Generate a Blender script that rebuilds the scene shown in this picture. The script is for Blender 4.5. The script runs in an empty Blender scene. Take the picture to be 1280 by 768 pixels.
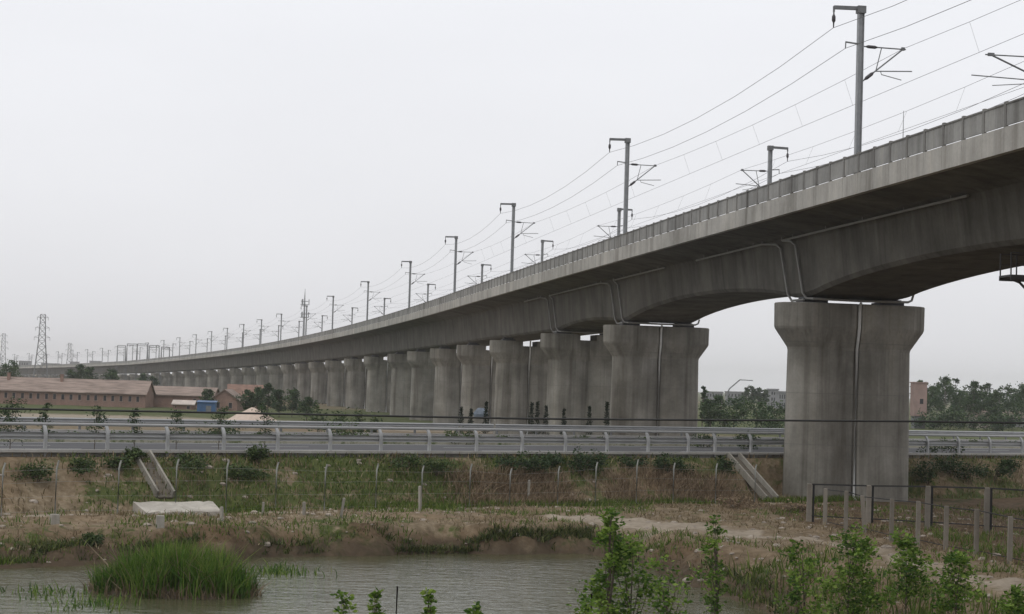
import bpy, math, random
import numpy as np
from mathutils import Vector, Matrix

# ------------------------------------------------------------------ camera, sky, sun, exposure
SC = bpy.context.scene
COL = SC.collection
F_PX = 2350.25
cam_data = bpy.data.cameras.new('camera')
cam = bpy.data.objects.new('camera', cam_data)
COL.objects.link(cam)
cam_data.sensor_width = 36.0
cam_data.lens = 36.0 * F_PX / 1280.0
cam_data.clip_start = 0.5
cam_data.clip_end = 30000.0
PITCH, ROLL = 0.04087, 0.03091
cam.matrix_world = Matrix.Rotation(math.radians(90) + PITCH, 4, 'X') @ Matrix.Rotation(ROLL, 4, 'Z')
SC.camera = cam
SC.render.engine = 'CYCLES'
SC.cycles.use_denoising = True
SC.cycles.max_bounces = 8
SC.cycles.volume_bounces = 1
SC.cycles.transparent_max_bounces = 8
SC.view_settings.view_transform = 'Standard'
SC.view_settings.look = 'None'
SC.view_settings.gamma = 1.0
SC.view_settings.exposure = 0.0
SC.view_settings.use_curve_mapping = False

SUN_EL, SUN_ROT = math.radians(58), math.radians(215)
world = bpy.data.worlds.new('World')
SC.world = world
world.use_nodes = True
wt = world.node_tree
wt.nodes.clear()
w_out = wt.nodes.new('ShaderNodeOutputWorld')
w_bg = wt.nodes.new('ShaderNodeBackground')
w_sky = wt.nodes.new('ShaderNodeTexSky')
w_sky.sky_type = 'NISHITA'
w_sky.sun_disc = False
w_sky.sun_elevation = SUN_EL
w_sky.sun_rotation = SUN_ROT
w_sky.dust_density = 4.0
w_bg.inputs['Strength'].default_value = 0.10
# overcast: the clear sky is desaturated and mixed with a cloud deck that brightens towards the zenith
w_hs = wt.nodes.new('ShaderNodeHueSaturation')
w_hs.inputs['Saturation'].default_value = 0.15
w_tc = wt.nodes.new('ShaderNodeTexCoord')
w_sep = wt.nodes.new('ShaderNodeSeparateXYZ')
w_ramp = wt.nodes.new('ShaderNodeValToRGB')
cr = w_ramp.color_ramp
cr.elements[0].position = 0.0
cr.elements[0].color = (0.89, 0.89, 0.925, 1)
cr.elements[1].position = 1.0
cr.elements[1].color = (0.86, 0.86, 0.87, 1)
e = cr.elements.new(0.07); e.color = (0.93, 0.935, 0.97, 1)
e = cr.elements.new(0.22); e.color = (0.96, 0.975, 1.02, 1)
w_noise = wt.nodes.new('ShaderNodeTexNoise')
w_noise.inputs['Scale'].default_value = 2.2
w_noise.inputs['Detail'].default_value = 4
w_map = wt.nodes.new('ShaderNodeMapping')
w_map.inputs['Scale'].default_value = (1, 1, 3)
w_mr = wt.nodes.new('ShaderNodeMapRange')
w_mr.inputs[1].default_value = 0.3; w_mr.inputs[2].default_value = 0.7
w_mr.inputs[3].default_value = 0.955; w_mr.inputs[4].default_value = 1.045
w_mul = wt.nodes.new('ShaderNodeVectorMath'); w_mul.operation = 'MULTIPLY'
w_scl = wt.nodes.new('ShaderNodeVectorMath'); w_scl.operation = 'SCALE'
w_scl.inputs['Scale'].default_value = 10.0
w_mix = wt.nodes.new('ShaderNodeMixRGB')
w_mix.inputs[0].default_value = 0.88
L = wt.links.new
L(w_tc.outputs['Generated'], w_sep.inputs[0])
L(w_sep.outputs['Z'], w_ramp.inputs[0])
L(w_tc.outputs['Generated'], w_map.inputs[0])
L(w_map.outputs[0], w_noise.inputs['Vector'])
L(w_noise.outputs['Fac'], w_mr.inputs[0])
L(w_ramp.outputs[0], w_mul.inputs[0])
L(w_mr.outputs[0], w_mul.inputs[1])
L(w_mul.outputs[0], w_scl.inputs[0])
L(w_sky.outputs[0], w_hs.inputs['Color'])
L(w_hs.outputs[0], w_mix.inputs[1])
L(w_scl.outputs[0], w_mix.inputs[2])
L(w_mix.outputs[0], w_bg.inputs['Color'])
L(w_bg.outputs[0], w_out.inputs['Surface'])

sun_data = bpy.data.lights.new('sun', 'SUN')
sun_data.energy = 0.8
sun_data.angle = math.radians(40)
sun_data.color = (1.0, 0.97, 0.92)
sun = bpy.data.objects.new('sun', sun_data)
COL.objects.link(sun)
_sd = Vector((math.sin(SUN_ROT) * math.cos(SUN_EL), math.cos(SUN_ROT) * math.cos(SUN_EL), math.sin(SUN_EL)))
sun.rotation_euler = _sd.to_track_quat('Z', 'Y').to_euler()

rng = np.random.default_rng(11)
random.seed(5)

# ------------------------------------------------------------------ small helpers
def prop(o, label=None, cat=None, group=None, kind=None):
    if label: o['label'] = label
    if cat: o['category'] = cat
    if group: o['group'] = group
    if kind: o['kind'] = kind
    return o

def empty(name, loc=(0, 0, 0), rz=0.0, parent=None):
    o = bpy.data.objects.new(name, None)
    o.empty_display_size = 0.2
    COL.objects.link(o)
    o.location = loc
    o.rotation_euler = (0, 0, rz)
    if parent: o.parent = parent
    return o

class MB:
    """collects shapes, builds ONE mesh object"""
    def __init__(self):
        self.v = []; self.f = []; self.smooth = []
    def add(self, vs, fs, smooth=False):
        n = len(self.v)
        self.v += [tuple(map(float, p)) for p in vs]
        self.f += [tuple(i + n for i in q) for q in fs]
        self.smooth += [smooth] * len(fs)
    def box(self, c, s, rz=0.0):
        x, y, z = s[0] / 2, s[1] / 2, s[2] / 2
        ca, sa = math.cos(rz), math.sin(rz)
        vs = []
        for dx, dy, dz in ((-x,-y,-z),(x,-y,-z),(x,y,-z),(-x,y,-z),(-x,-y,z),(x,-y,z),(x,y,z),(-x,y,z)):
            vs.append((c[0] + dx*ca - dy*sa, c[1] + dx*sa + dy*ca, c[2] + dz))
        self.add(vs, [(0,3,2,1),(4,5,6,7),(0,1,5,4),(1,2,6,5),(2,3,7,6),(3,0,4,7)])
    def tube(self, pts, r, n=8, cap=True, radii=None):
        pts = [Vector(p) for p in pts]
        rings = []; m = len(pts)
        up = Vector((0, 0, 1))
        for i, p in enumerate(pts):
            d = (pts[min(i+1, m-1)] - pts[max(i-1, 0)])
            if d.length < 1e-9: d = Vector((0, 0, 1))
            d.normalize()
            a = d.cross(up)
            if a.length < 1e-3: a = d.cross(Vector((1, 0, 0)))
            a.normalize(); b = d.cross(a).normalized()
            rr = radii[i] if radii else r
            rings.append([p + (a*math.cos(t) + b*math.sin(t))*rr for t in [2*math.pi*k/n for k in range(n)]])
        vs = [q for ring in rings for q in ring]
        fs = []
        for i in range(m-1):
            for k in range(n):
                k2 = (k+1) % n
                fs.append((i*n+k, i*n+k2, (i+1)*n+k2, (i+1)*n+k))
        self.add(vs, fs, True)
        if cap:
            self.add(rings[0], [tuple(range(n))]); self.add(rings[-1], [tuple(reversed(range(n)))])
    def bar(self, a, b, w, h=None, up=(0, 0, 1)):
        """square bar from a to b"""
        a, b = Vector(a), Vector(b); h = h or w
        d = (b - a).normalized(); u = Vector(up)
        s = d.cross(u)
        if s.length < 1e-3: s = d.cross(Vector((1, 0, 0)))
        s.normalize(); t = s.cross(d).normalized()
        vs = []
        for p in (a, b):
            for i, j in ((-1,-1),(1,-1),(1,1),(-1,1)):
                vs.append(p + s*(i*w/2) + t*(j*h/2))
        self.add(vs, [(0,3,2,1),(4,5,6,7),(0,1,5,4),(1,2,6,5),(2,3,7,6),(3,0,4,7)])
    def loft(self, sections, closed=True, caps=True, smooth=False):
        n = len(sections[0]); vs = [p for s in sections for p in s]; fs = []
        for i in range(len(sections)-1):
            for k in range(n if closed else n-1):
                k2 = (k+1) % n
                fs.append((i*n+k, i*n+k2, (i+1)*n+k2, (i+1)*n+k))
        self.add(vs, fs, smooth)
        if caps:
            self.add(sections[0], [tuple(reversed(range(n)))]); self.add(sections[-1], [tuple(range(n))])
    def mesh(self, name, mat):
        me = bpy.data.meshes.new(name)
        me.from_pydata(self.v, [], self.f)
        me.polygons.foreach_set('use_smooth', np.array(self.smooth, dtype=bool))
        me.materials.append(mat); me.update()
        return me
    def build(self, name, mat, parent=None):
        o = bpy.data.objects.new(name, self.mesh(name, mat))
        COL.objects.link(o)
        if parent: o.parent = parent
        return o

def fast_mesh(name, verts, faces_flat, sizes, mat, rnd=None, parent=None, smooth=False):
    """numpy mesh; rnd = per vertex value stored as attribute 'rnd'"""
    me = bpy.data.meshes.new(name)
    verts = np.asarray(verts, dtype=np.float32); sizes = np.asarray(sizes, dtype=np.int32)
    me.vertices.add(len(verts)); me.vertices.foreach_set('co', verts.ravel())
    me.loops.add(len(faces_flat)); me.loops.foreach_set('vertex_index', np.asarray(faces_flat, dtype=np.int32))
    me.polygons.add(len(sizes))
    st = np.zeros(len(sizes), dtype=np.int32); st[1:] = np.cumsum(sizes)[:-1]
    me.polygons.foreach_set('loop_start', st); me.polygons.foreach_set('loop_total', sizes)
    if smooth: me.polygons.foreach_set('use_smooth', np.ones(len(sizes), dtype=bool))
    me.update(calc_edges=True)
    if rnd is not None:
        at = me.attributes.new('rnd', 'FLOAT', 'POINT'); at.data.foreach_set('value', np.asarray(rnd, dtype=np.float32))
    me.materials.append(mat)
    o = bpy.data.objects.new(name, me); COL.objects.link(o)
    if parent: o.parent = parent
    return o

def dup(o, parent=None):
    """copy of a thing, its parts and sub-parts (shared meshes)"""
    c = o.copy(); COL.objects.link(c)
    if parent is not None: c.parent = parent
    for ch in [x for x in o.children]: dup(ch, c)
    return c

ORD = ['first','second','third','fourth','fifth','sixth','seventh','eighth','ninth','tenth','eleventh','twelfth','thirteenth',
       'fourteenth','fifteenth','sixteenth','seventeenth','eighteenth','nineteenth','twentieth','twenty-first','twenty-second',
       'twenty-third','twenty-fourth','twenty-fifth','twenty-sixth','twenty-seventh','twenty-eighth','twenty-ninth','thirtieth',
       'thirty-first','thirty-second','thirty-third','thirty-fourth','thirty-fifth','thirty-sixth','thirty-seventh','thirty-eighth',
       'thirty-ninth','fortieth','forty-first','forty-second','forty-third','forty-fourth','forty-fifth','forty-sixth']

# image pixel (1280x768 photograph) -> world ray, only used to read positions off the survey
def ray(x, y):
    u, v = x - 640, 384 - y
    c, s = math.cos(ROLL), math.sin(ROLL)
    u, v = u*c - v*s, u*s + v*c
    d = (u / F_PX, 1.0, v / F_PX)
    c, s = math.cos(PITCH), math.sin(PITCH)
    return Vector((d[0], d[1]*c - d[2]*s, d[1]*s + d[2]*c))
def on_z(x, y, z):
    d = ray(x, y); return d * (z / d.z)
def at_depth(x, y, D):
    d = ray(x, y); return d * (D / d.y)

# ------------------------------------------------------------------ numpy value noise
def _hash(i, j, s):
    n = np.sin(i*127.1 + j*311.7 + s*74.7) * 43758.5453
    return n - np.floor(n)
def vnoise(x, y, s=0.0):
    x = np.asarray(x, dtype=float); y = np.asarray(y, dtype=float)
    i, j = np.floor(x), np.floor(y); fx, fy = x - i, y - j
    fx = fx*fx*(3-2*fx); fy = fy*fy*(3-2*fy)
    return ((_hash(i,j,s)*(1-fx) + _hash(i+1,j,s)*fx)*(1-fy) + (_hash(i,j+1,s)*(1-fx) + _hash(i+1,j+1,s)*fx)*fy)
def fbm(x, y, s=0.0, o=4):
    t = 0; a = 0.5; k = 1.0
    for q in range(o):
        t = t + a*vnoise(x*k, y*k, s + q*3.1); a *= 0.5; k *= 2.03
    return t / (1 - 0.5**o)
def sstep(a, b, x):
    t = np.clip((np.asarray(x, dtype=float) - a) / (b - a), 0, 1); return t*t*(3-2*t)

# ------------------------------------------------------------------ materials
class NT:
    def __init__(self, name):
        self.m = bpy.data.materials.new(name); self.m.use_nodes = True
        self.t = self.m.node_tree; self.t.nodes.clear()
        self.out = self.n('ShaderNodeOutputMaterial'); self.b = self.n('ShaderNodeBsdfPrincipled')
        self.l(self.b.outputs[0], self.out.inputs[0])
    def n(self, k, **kw):
        o = self.t.nodes.new(k)
        for a, b in kw.items(): setattr(o, a, b)
        return o
    def l(self, a, b): self.t.links.new(a, b)
    def pos(self, scale=(1, 1, 1)):
        g = self.n('ShaderNodeNewGeometry'); m = self.n('ShaderNodeMapping'); m.inputs['Scale'].default_value = scale
        self.l(g.outputs['Position'], m.inputs[0]); return m.outputs[0]
    def noise(self, vec, scale=1.0, detail=4, rough=0.6, dist=0.0):
        k = self.n('ShaderNodeTexNoise'); k.inputs['Scale'].default_value = scale; k.inputs['Detail'].default_value = detail
        k.inputs['Roughness'].default_value = rough; k.inputs['Distortion'].default_value = dist
        self.l(vec, k.inputs['Vector']); return k.outputs['Fac']
    def ramp(self, fac, stops):
        r = self.n('ShaderNodeValToRGB'); c = r.color_ramp
        c.elements[0].position, c.elements[0].color = stops[0][0], (*stops[0][1], 1)
        c.elements[1].position, c.elements[1].color = stops[-1][0], (*stops[-1][1], 1)
        for p, col in stops[1:-1]:
            e = c.elements.new(p); e.color = (*col, 1)
        self.l(fac, r.inputs[0]); return r.outputs[0]
    def mix(self, fac, a, b, mode='MIX'):
        m = self.n('ShaderNodeMixRGB', blend_type=mode)
        for i, q in enumerate((fac, a, b)):
            if hasattr(q, 'is_linked'): self.l(q, m.inputs[i])
            elif i == 0: m.inputs[0].default_value = q
            else: m.inputs[i].default_value = (*q, 1)
        return m.outputs[0]
    def rng(self, v, a, b, c=0.0, d=1.0):
        m = self.n('ShaderNodeMapRange')
        self.l(v, m.inputs[0])
        for i, q in enumerate((a, b, c, d)): m.inputs[i+1].default_value = q
        return m.outputs[0]
    def attr(self, name):
        a = self.n('ShaderNodeAttribute', attribute_name=name); return a.outputs['Fac']
    def bump(self, h, strength=0.3, dist=0.02):
        b = self.n('ShaderNodeBump'); b.inputs['Strength'].default_value = strength; b.inputs['Distance'].default_value = dist
        self.l(h, b.inputs['Height']); self.l(b.outputs[0], self.b.inputs['Normal'])
    def done(self, col, rough=0.8, metal=0.0, spec=0.4):
        if hasattr(col, 'is_linked'): self.l(col, self.b.inputs['Base Color'])
        else: self.b.inputs['Base Color'].default_value = (*col, 1)
        if hasattr(rough, 'is_linked'): self.l(rough, self.b.inputs['Roughness'])
        else: self.b.inputs['Roughness'].default_value = rough
        self.b.inputs['Metallic'].default_value = metal
        self.b.inputs['Specular IOR Level'].default_value = spec
        return self.m

def plain(name, col, rough=0.7, metal=0.0, var=0.25, scale=1.5, spec=0.4, stretch=(1, 1, 1)):
    t = NT(name); v = t.noise(t.pos(stretch), scale, 5)
    lo = tuple(c*(1-var) for c in col); hi = tuple(min(1, c*(1+var)) for c in col)
    return t.done(t.ramp(v, [(0.3, lo), (0.7, hi)]), rough, metal, spec)

def concrete(name, lo, mid, hi, streak=0.75, joint=None):
    t = NT(name)
    s1 = t.noise(t.pos((1.0, 1.0, 0.07)), 0.75, 5, 0.6, 0.6)        # vertical rain streaks
    s2 = t.noise(t.pos((1, 1, 1)), 0.35, 5, 0.6)                    # big blotches
    s3 = t.noise(t.pos((1, 1, 1)), 6.0, 5, 0.7)                     # grain
    s4 = t.noise(t.pos((2.6, 2.6, 0.03)), 2.3, 3, 0.5)              # fine dark runs
    c = t.ramp(s2, [(0.28, lo), (0.5, mid), (0.72, hi)])
    c = t.mix(streak, c, t.ramp(s1, [(0.3, (0.50, 0.48, 0.45)), (0.52, (0.97, 0.97, 0.96)), (0.7, (1.15, 1.13, 1.08))]), 'MULTIPLY')
    c = t.mix(0.30*streak, c, t.ramp(s4, [(0.32, (0.5, 0.49, 0.47)), (0.46, (1, 1, 1))]), 'MULTIPLY')
    c = t.mix(0.35, c, t.ramp(s3, [(0.3, (0.7, 0.7, 0.7)), (0.7, (1.2, 1.2, 1.2))]), 'MULTIPLY')
    if joint:                                                        # horizontal formwork joints
        g = t.n('ShaderNodeNewGeometry'); sp = t.n('ShaderNodeSeparateXYZ'); t.l(g.outputs['Position'], sp.inputs[0])
        m = t.n('ShaderNodeMath', operation='PINGPONG'); t.l(sp.outputs['Z'], m.inputs[0]); m.inputs[1].default_value = joint
        c = t.mix(t.rng(m.outputs[0], 0.0, 0.04, 0.5, 0.0), c, (0.14, 0.135, 0.13))
    t.bump(s3, 0.25, 0.02)
    return t.done(c, 0.88, 0, 0.25)

M = {}
M['pier'] = concrete('pier_concrete', (0.165, 0.156, 0.136), (0.25, 0.238, 0.212), (0.335, 0.32, 0.29), 1.0, 1.5)
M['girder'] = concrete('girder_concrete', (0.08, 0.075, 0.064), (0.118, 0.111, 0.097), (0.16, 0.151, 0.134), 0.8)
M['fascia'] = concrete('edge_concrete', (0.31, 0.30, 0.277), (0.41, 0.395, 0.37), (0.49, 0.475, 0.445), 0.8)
M['parapet'] = concrete('parapet_concrete', (0.21, 0.21, 0.207), (0.30, 0.298, 0.29), (0.38, 0.377, 0.367), 0.9)
M['parapet_post'] = concrete('parapet_post_concrete', (0.17, 0.165, 0.158), (0.21, 0.205, 0.197), (0.25, 0.245, 0.235), 0.6)
M['pipe'] = plain('grey_plastic_pipe', (0.25, 0.245, 0.23), 0.55, 0, 0.15)
M['pale_pipe'] = plain('pale_plastic_pipe', (0.62, 0.62, 0.60), 0.5, 0, 0.12)
M['bearing'] = plain('bearing_steel', (0.06, 0.06, 0.065), 0.6, 0.2)
M['galv'] = plain('galvanised_steel', (0.30, 0.31, 0.32), 0.5, 0.45, 0.15, 3)
M['galv_dark'] = plain('weathered_steel', (0.16, 0.165, 0.17), 0.6, 0.3, 0.2, 3)
M['insulator'] = plain('brown_insulator', (0.05, 0.045, 0.05), 0.4, 0, 0.1)
M['wire'] = plain('copper_wire', (0.16, 0.16, 0.165), 0.6, 0.2, 0.1)
M['cable'] = plain('black_cable', (0.012, 0.012, 0.012), 0.6, 0, 0.2)
M['barrier'] = plain('barrier_paint', (0.33, 0.335, 0.34), 0.42, 0.15, 0.10, 1.2)
M['barrier_dull'] = plain('dull_zinc_beam', (0.27, 0.275, 0.28), 0.5, 0.3, 0.18, 1.2)
M['kerb'] = concrete('kerb_concrete', (0.30, 0.29, 0.275), (0.37, 0.36, 0.34), (0.44, 0.43, 0.41), 0.2)
M['chute'] = concrete('chute_concrete', (0.22, 0.205, 0.18), (0.30, 0.283, 0.25), (0.38, 0.36, 0.325), 0.7)
M['mud_bed'] = plain('silted_channel', (0.11, 0.095, 0.075), 0.9, 0, 0.3, 3)
M['slab'] = concrete('bleached_concrete', (0.34, 0.31, 0.27), (0.45, 0.42, 0.375), (0.56, 0.53, 0.48), 0.6)
M['fence_post'] = concrete('fence_post_concrete', (0.16, 0.145, 0.125), (0.22, 0.20, 0.172), (0.28, 0.255, 0.22), 0.8)
M['mesh_post'] = plain('grey_green_post', (0.29, 0.295, 0.275), 0.6, 0.1, 0.2)
M['black_rail'] = plain('black_rail_paint', (0.016, 0.016, 0.017), 0.6, 0, 0.2)
M['bark'] = plain('bark', (0.10, 0.08, 0.065), 0.9, 0, 0.35, 5, 0.2, (1, 1, 0.3))
M['pale_bark'] = plain('poplar_bark', (0.20, 0.19, 0.165), 0.9, 0, 0.3, 5, 0.2, (1, 1, 0.3))

def leafmat(name, lo, mid, hi, trans=0.25):
    t = NT(name)
    a = t.attr('rnd')
    c = t.ramp(a, [(0.0, lo), (0.5, mid), (1.0, hi)])
    b2 = t.n('ShaderNodeBsdfTranslucent'); mx = t.n('ShaderNodeMixShader'); mx.inputs[0].default_value = trans
    t.l(c, b2.inputs['Color']); t.l(t.b.outputs[0], mx.inputs[1]); t.l(b2.outputs[0], mx.inputs[2]); t.l(mx.outputs[0], t.out.inputs[0])
    return t.done(c, 0.6, 0, 0.25)
M['leaf'] = leafmat('sapling_leaf', (0.035, 0.085, 0.012), (0.11, 0.20, 0.026), (0.25, 0.35, 0.07), 0.45)
M['leaf_dark'] = leafmat('dark_leaf', (0.016, 0.034, 0.014), (0.032, 0.06, 0.022), (0.06, 0.10, 0.035), 0.2)
M['leaf_far'] = leafmat('distant_leaf', (0.02, 0.045, 0.02), (0.045, 0.082, 0.034), (0.085, 0.13, 0.05), 0.2)
M['leaf_bush'] = leafmat('bush_leaf', (0.022, 0.042, 0.014), (0.05, 0.082, 0.026), (0.10, 0.14, 0.045), 0.25)
M['conifer'] = leafmat('conifer_needle', (0.008, 0.016, 0.009), (0.014, 0.026, 0.013), (0.025, 0.04, 0.02), 0.1)
M['grass'] = leafmat('green_grass', (0.045, 0.075, 0.012), (0.085, 0.14, 0.02), (0.17, 0.20, 0.05), 0.3)
M['slope_grass'] = leafmat('olive_grass', (0.035, 0.062, 0.011), (0.08, 0.13, 0.022), (0.18, 0.20, 0.055), 0.25)
M['edge_grass'] = leafmat('dark_edge_grass', (0.022, 0.032, 0.010), (0.055, 0.078, 0.02), (0.14, 0.145, 0.05), 0.2)
M['reed'] = leafmat('reed_blade', (0.025, 0.07, 0.008), (0.07, 0.15, 0.018), (0.19, 0.25, 0.055), 0.35)
M['reed_dry'] = leafmat('dead_reed_blade', (0.10, 0.075, 0.045), (0.17, 0.13, 0.08), (0.26, 0.21, 0.14), 0.2)
M['dry'] = leafmat('dry_grass', (0.105, 0.08, 0.042), (0.195, 0.152, 0.09), (0.33, 0.265, 0.165), 0.25)
M['brush'] = leafmat('dry_brush', (0.12, 0.085, 0.055), (0.22, 0.16, 0.105), (0.34, 0.26, 0.17), 0.2)

# ------------------------------------------------------------------ survey: railway line, highway, pond
TH, S_CURVE, KAPPA = 0.15978, 133.93, 0.27119e-3
X0, Y0 = 20.09563, 111.44519
ST = np.arange(-140, 1481, 1.0)
_h = TH + KAPPA*np.clip(ST - S_CURVE, 0, None)
_dx, _dy = -np.sin(_h), np.cos(_h)
_i0 = 140
PX = np.concatenate([[0], np.cumsum((_dx[1:] + _dx[:-1])/2)]); PX += X0 - PX[_i0]
PY = np.concatenate([[0], np.cumsum((_dy[1:] + _dy[:-1])/2)]); PY += Y0 - PY[_i0]
_sz = np.minimum(ST, 850.0)
PZ = -0.0009877*ST - 7.264e-6*_sz*_sz - np.clip(ST-850, 0, None)*0.0085
def line(s, lat, z):
    x, y, h, dz = (np.interp(s, ST, a) for a in (PX, PY, _h, PZ))
    return Vector((x + lat*math.cos(h), y + lat*math.sin(h), z + dz))
def heading(s): return float(np.interp(s, ST, _h))
TOP = 11.72                     # parapet top above the camera at station 0
RA = np.array([-22.622, 84.080]); RD = np.array([0.80109, 0.59855]); RN = np.array([-0.59855, 0.80109])
ROAD_Z = -3.8
R_ANG = math.atan2(RD[1], RD[0])
def road(a, b, z): return Vector((RA[0] + RD[0]*a + RN[0]*b, RA[1] + RD[1]*a + RN[1]*b, z))
def road_ab(x, y):
    return (x-RA[0])*RD[0] + (y-RA[1])*RD[1], (x-RA[0])*RN[0] + (y-RA[1])*RN[1]
WATER = -7.4

# pond edges as functions of bearing u = x / y : distance y of the shore and of the top of the bank
_SH = [(-60,700),(0,712),(90,708),(220,702),(350,697),(500,694),(640,693),(730,692),(790,704),(860,733),(900,745),(960,770),(1020,808),(1080,862),(1280,1050)]
_CR = [(-60,655),(0,656),(200,660),(400,656),(600,655),(720,655),(760,653),(830,668),(920,686),(1000,692),(1100,708),(1200,738),(1280,772),(1400,850)]
def _uy(lst, z):
    u, d = [], []
    for x, y in lst:
        p = on_z(x, y, z); u.append(p.x/p.y); d.append(p.y)
    o = np.argsort(u); return np.array(u)[o], np.array(d)[o]
SHU, SHD = _uy(_SH, WATER)
CRU, CRD = _uy(_CR, -6.2)

CH_A = [6.9, 45.9]
def ground(x, y):
    x = np.asarray(x, dtype=float); y = np.asarray(y, dtype=float)
    a, b = road_ab(x, y)
    yy = np.maximum(y, 8.0); u = x/yy
    dc = np.interp(u, CRU, CRD); ds = np.interp(u, SHU, SHD)
    dc = np.maximum(dc, ds + 1.2)
    n1 = fbm(x*0.35, y*0.35, 1.0); n2 = fbm(x*1.1, y*1.1, 5.0); n3 = fbm(x*0.08, y*0.08, 9.0)
    wob = (n1-0.5)*2.2
    t = np.clip((y + wob - ds)/(dc - ds), -1, 2)
    tw = t + (n1-0.5)*0.25
    bank = WATER - 0.25 + 0.37*sstep(-0.02, 0.05, t) + 0.08*np.clip(t, 0, 1) + 0.45*sstep(0.22, 0.27, tw) + 0.55*sstep(0.27, 1.0, t)
    bed = WATER - 0.25 - 1.1*sstep(0.0, -0.5, t)
    z = np.where(t > 0, bank, bed)
    z = np.where(t >= 1, WATER + 1.2, z)
    n4 = fbm(x*2.6, y*2.6, 13.0, 3); rid = np.abs(fbm(x*0.8, y*0.8, 17.0)-0.5)*2
    z = z + sstep(0.12, 0.3, t)*((n1-0.5)*0.55 + (n2-0.5)*0.30 + (n4-0.5)*0.16 - (0.35-rid)*0.35*sstep(1.5, 0.7, t))*(1-sstep(-9, -4, b)*0.6)
    # embankment of the highway
    pk = sstep(9.0, 5.0, np.abs(a-50.8))
    up = np.clip((b+4.3-pk*2.7)/(3.7-pk*2.7), 0, 1)*(1-sstep(30.0, 33.5, b))
    z = z*(1-up) + (ROAD_Z - 0.14)*up
    mid = up*(1-up)*4
    ch = np.minimum(1, np.minimum(np.abs(a-CH_A[0]), np.abs(a-CH_A[1]))/1.6)
    z = z + mid*ch*((n1-0.5)*0.8 + (n2-0.5)*0.35)
    # camera bank on the near side
    nb = sstep(50.0, 4.0, y)
    nz = WATER + 5.6*sstep(44, 4, y) + 0.5
    z = np.where(y < 50, np.maximum(z, nz*1.0 + (WATER-1.2)*0), z) if False else z*(1-sstep(47, 37, y)) + nz*sstep(47, 37, y)
    # land beyond the highway, gently uneven, flat far away
    far = sstep(33, 60, b)
    z = z*(1-far) + far*(-6.4 + (n3-0.5)*0.5*sstep(3000, 200, y))
    return z
def gz(x, y): return float(ground(np.array([x]), np.array([y]))[0])
def on_ground(px, py, z0=-6.2):
    p = on_z(px, py, z0)
    for _ in range(6): p = on_z(px, py, min(gz(p.x, p.y), -1.0))
    return Vector((p.x, p.y, gz(p.x, p.y)))
def stand(px, D):
    """ground point at bearing of pixel column px (taken near the horizon) and depth D"""
    d = ray(px, 486); x, y = d.x/d.y*D, D
    return Vector((x, y, gz(x, y)))

# ------------------------------------------------------------------ ground sheet
def axis(lo, hi, step, outer, grow=1.18):
    m = list(np.arange(lo, hi + 1e-6, step)); s = step; v = hi
    while v < outer: s *= grow; v += s; m.append(v)
    s = step; v = lo; p = []
    while v > -outer: s *= grow; v -= s; p.append(v)
    return np.array(p[::-1] + m)
gx = axis(-40, 48, 0.36, 4700); gy = axis(36, 134, 0.33, 5000)
gy = gy[gy > -400]
GX, GY = np.meshgrid(gx, gy)
GZ = ground(GX, GY)
nx, ny = len(gx), len(gy)
idx = np.arange(nx*ny).reshape(ny, nx)
quads = np.stack([idx[:-1,:-1], idx[:-1,1:], idx[1:,1:], idx[1:,:-1]], -1).reshape(-1, 4)

t = NT('earth_and_turf')
pos = t.pos((1, 1, 1))
n_f = t.noise(pos, 2.2, 6, 0.7); n_m = t.noise(pos, 0.45, 5, 0.65); n_g = t.noise(pos, 0.9, 5, 0.7, 0.6); n_b = t.noise(pos, 0.004, 3, 0.5)
soil = t.ramp(n_f, [(0.25, (0.085, 0.065, 0.042)), (0.5, (0.18, 0.142, 0.095)), (0.75, (0.32, 0.265, 0.19))])
soil = t.mix(t.rng(n_m, 0.35, 0.7), soil, t.ramp(n_f, [(0.3, (0.115, 0.08, 0.048)), (0.7, (0.225, 0.162, 0.102))]))
grassc = t.ramp(n_f, [(0.25, (0.035, 0.045, 0.016)), (0.5, (0.07, 0.085, 0.028)), (0.8, (0.125, 0.13, 0.05))])
pathc = t.ramp(n_f, [(0.25, (0.20, 0.165, 0.125)), (0.55, (0.30, 0.255, 0.20)), (0.8, (0.40, 0.35, 0.285))])
g_at = t.n('ShaderNodeMath', operation='ADD'); t.l(t.attr('grassy'), g_at.inputs[0]); t.l(t.rng(n_g, 0.3, 0.7, -0.45, 0.45), g_at.inputs[1])
p_at = t.n('ShaderNodeMath', operation='ADD'); t.l(t.attr('pathy'), p_at.inputs[0]); t.l(t.rng(n_m, 0.3, 0.7, -0.35, 0.25), p_at.inputs[1])
c = t.mix(t.rng(g_at.outputs[0], 0.4, 0.65), soil, grassc)
c = t.mix(t.rng(p_at.outputs[0], 0.4, 0.65), c, pathc)
c = t.mix(t.attr('dark_soil'), c, t.mix(1.0, c, (0.50, 0.43, 0.38), 'MULTIPLY'))
wet_shade_c = t.mix(0.75, c, (0.06, 0.045, 0.032))  # dark tint shared by wet mud and the painted undercut shade
c = t.mix(t.attr('wet'), c, wet_shade_c)
t.bump(n_f, 0.6, 0.08)
M['ground'] = t.done(c, 0.95, 0, 0.15)

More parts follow.
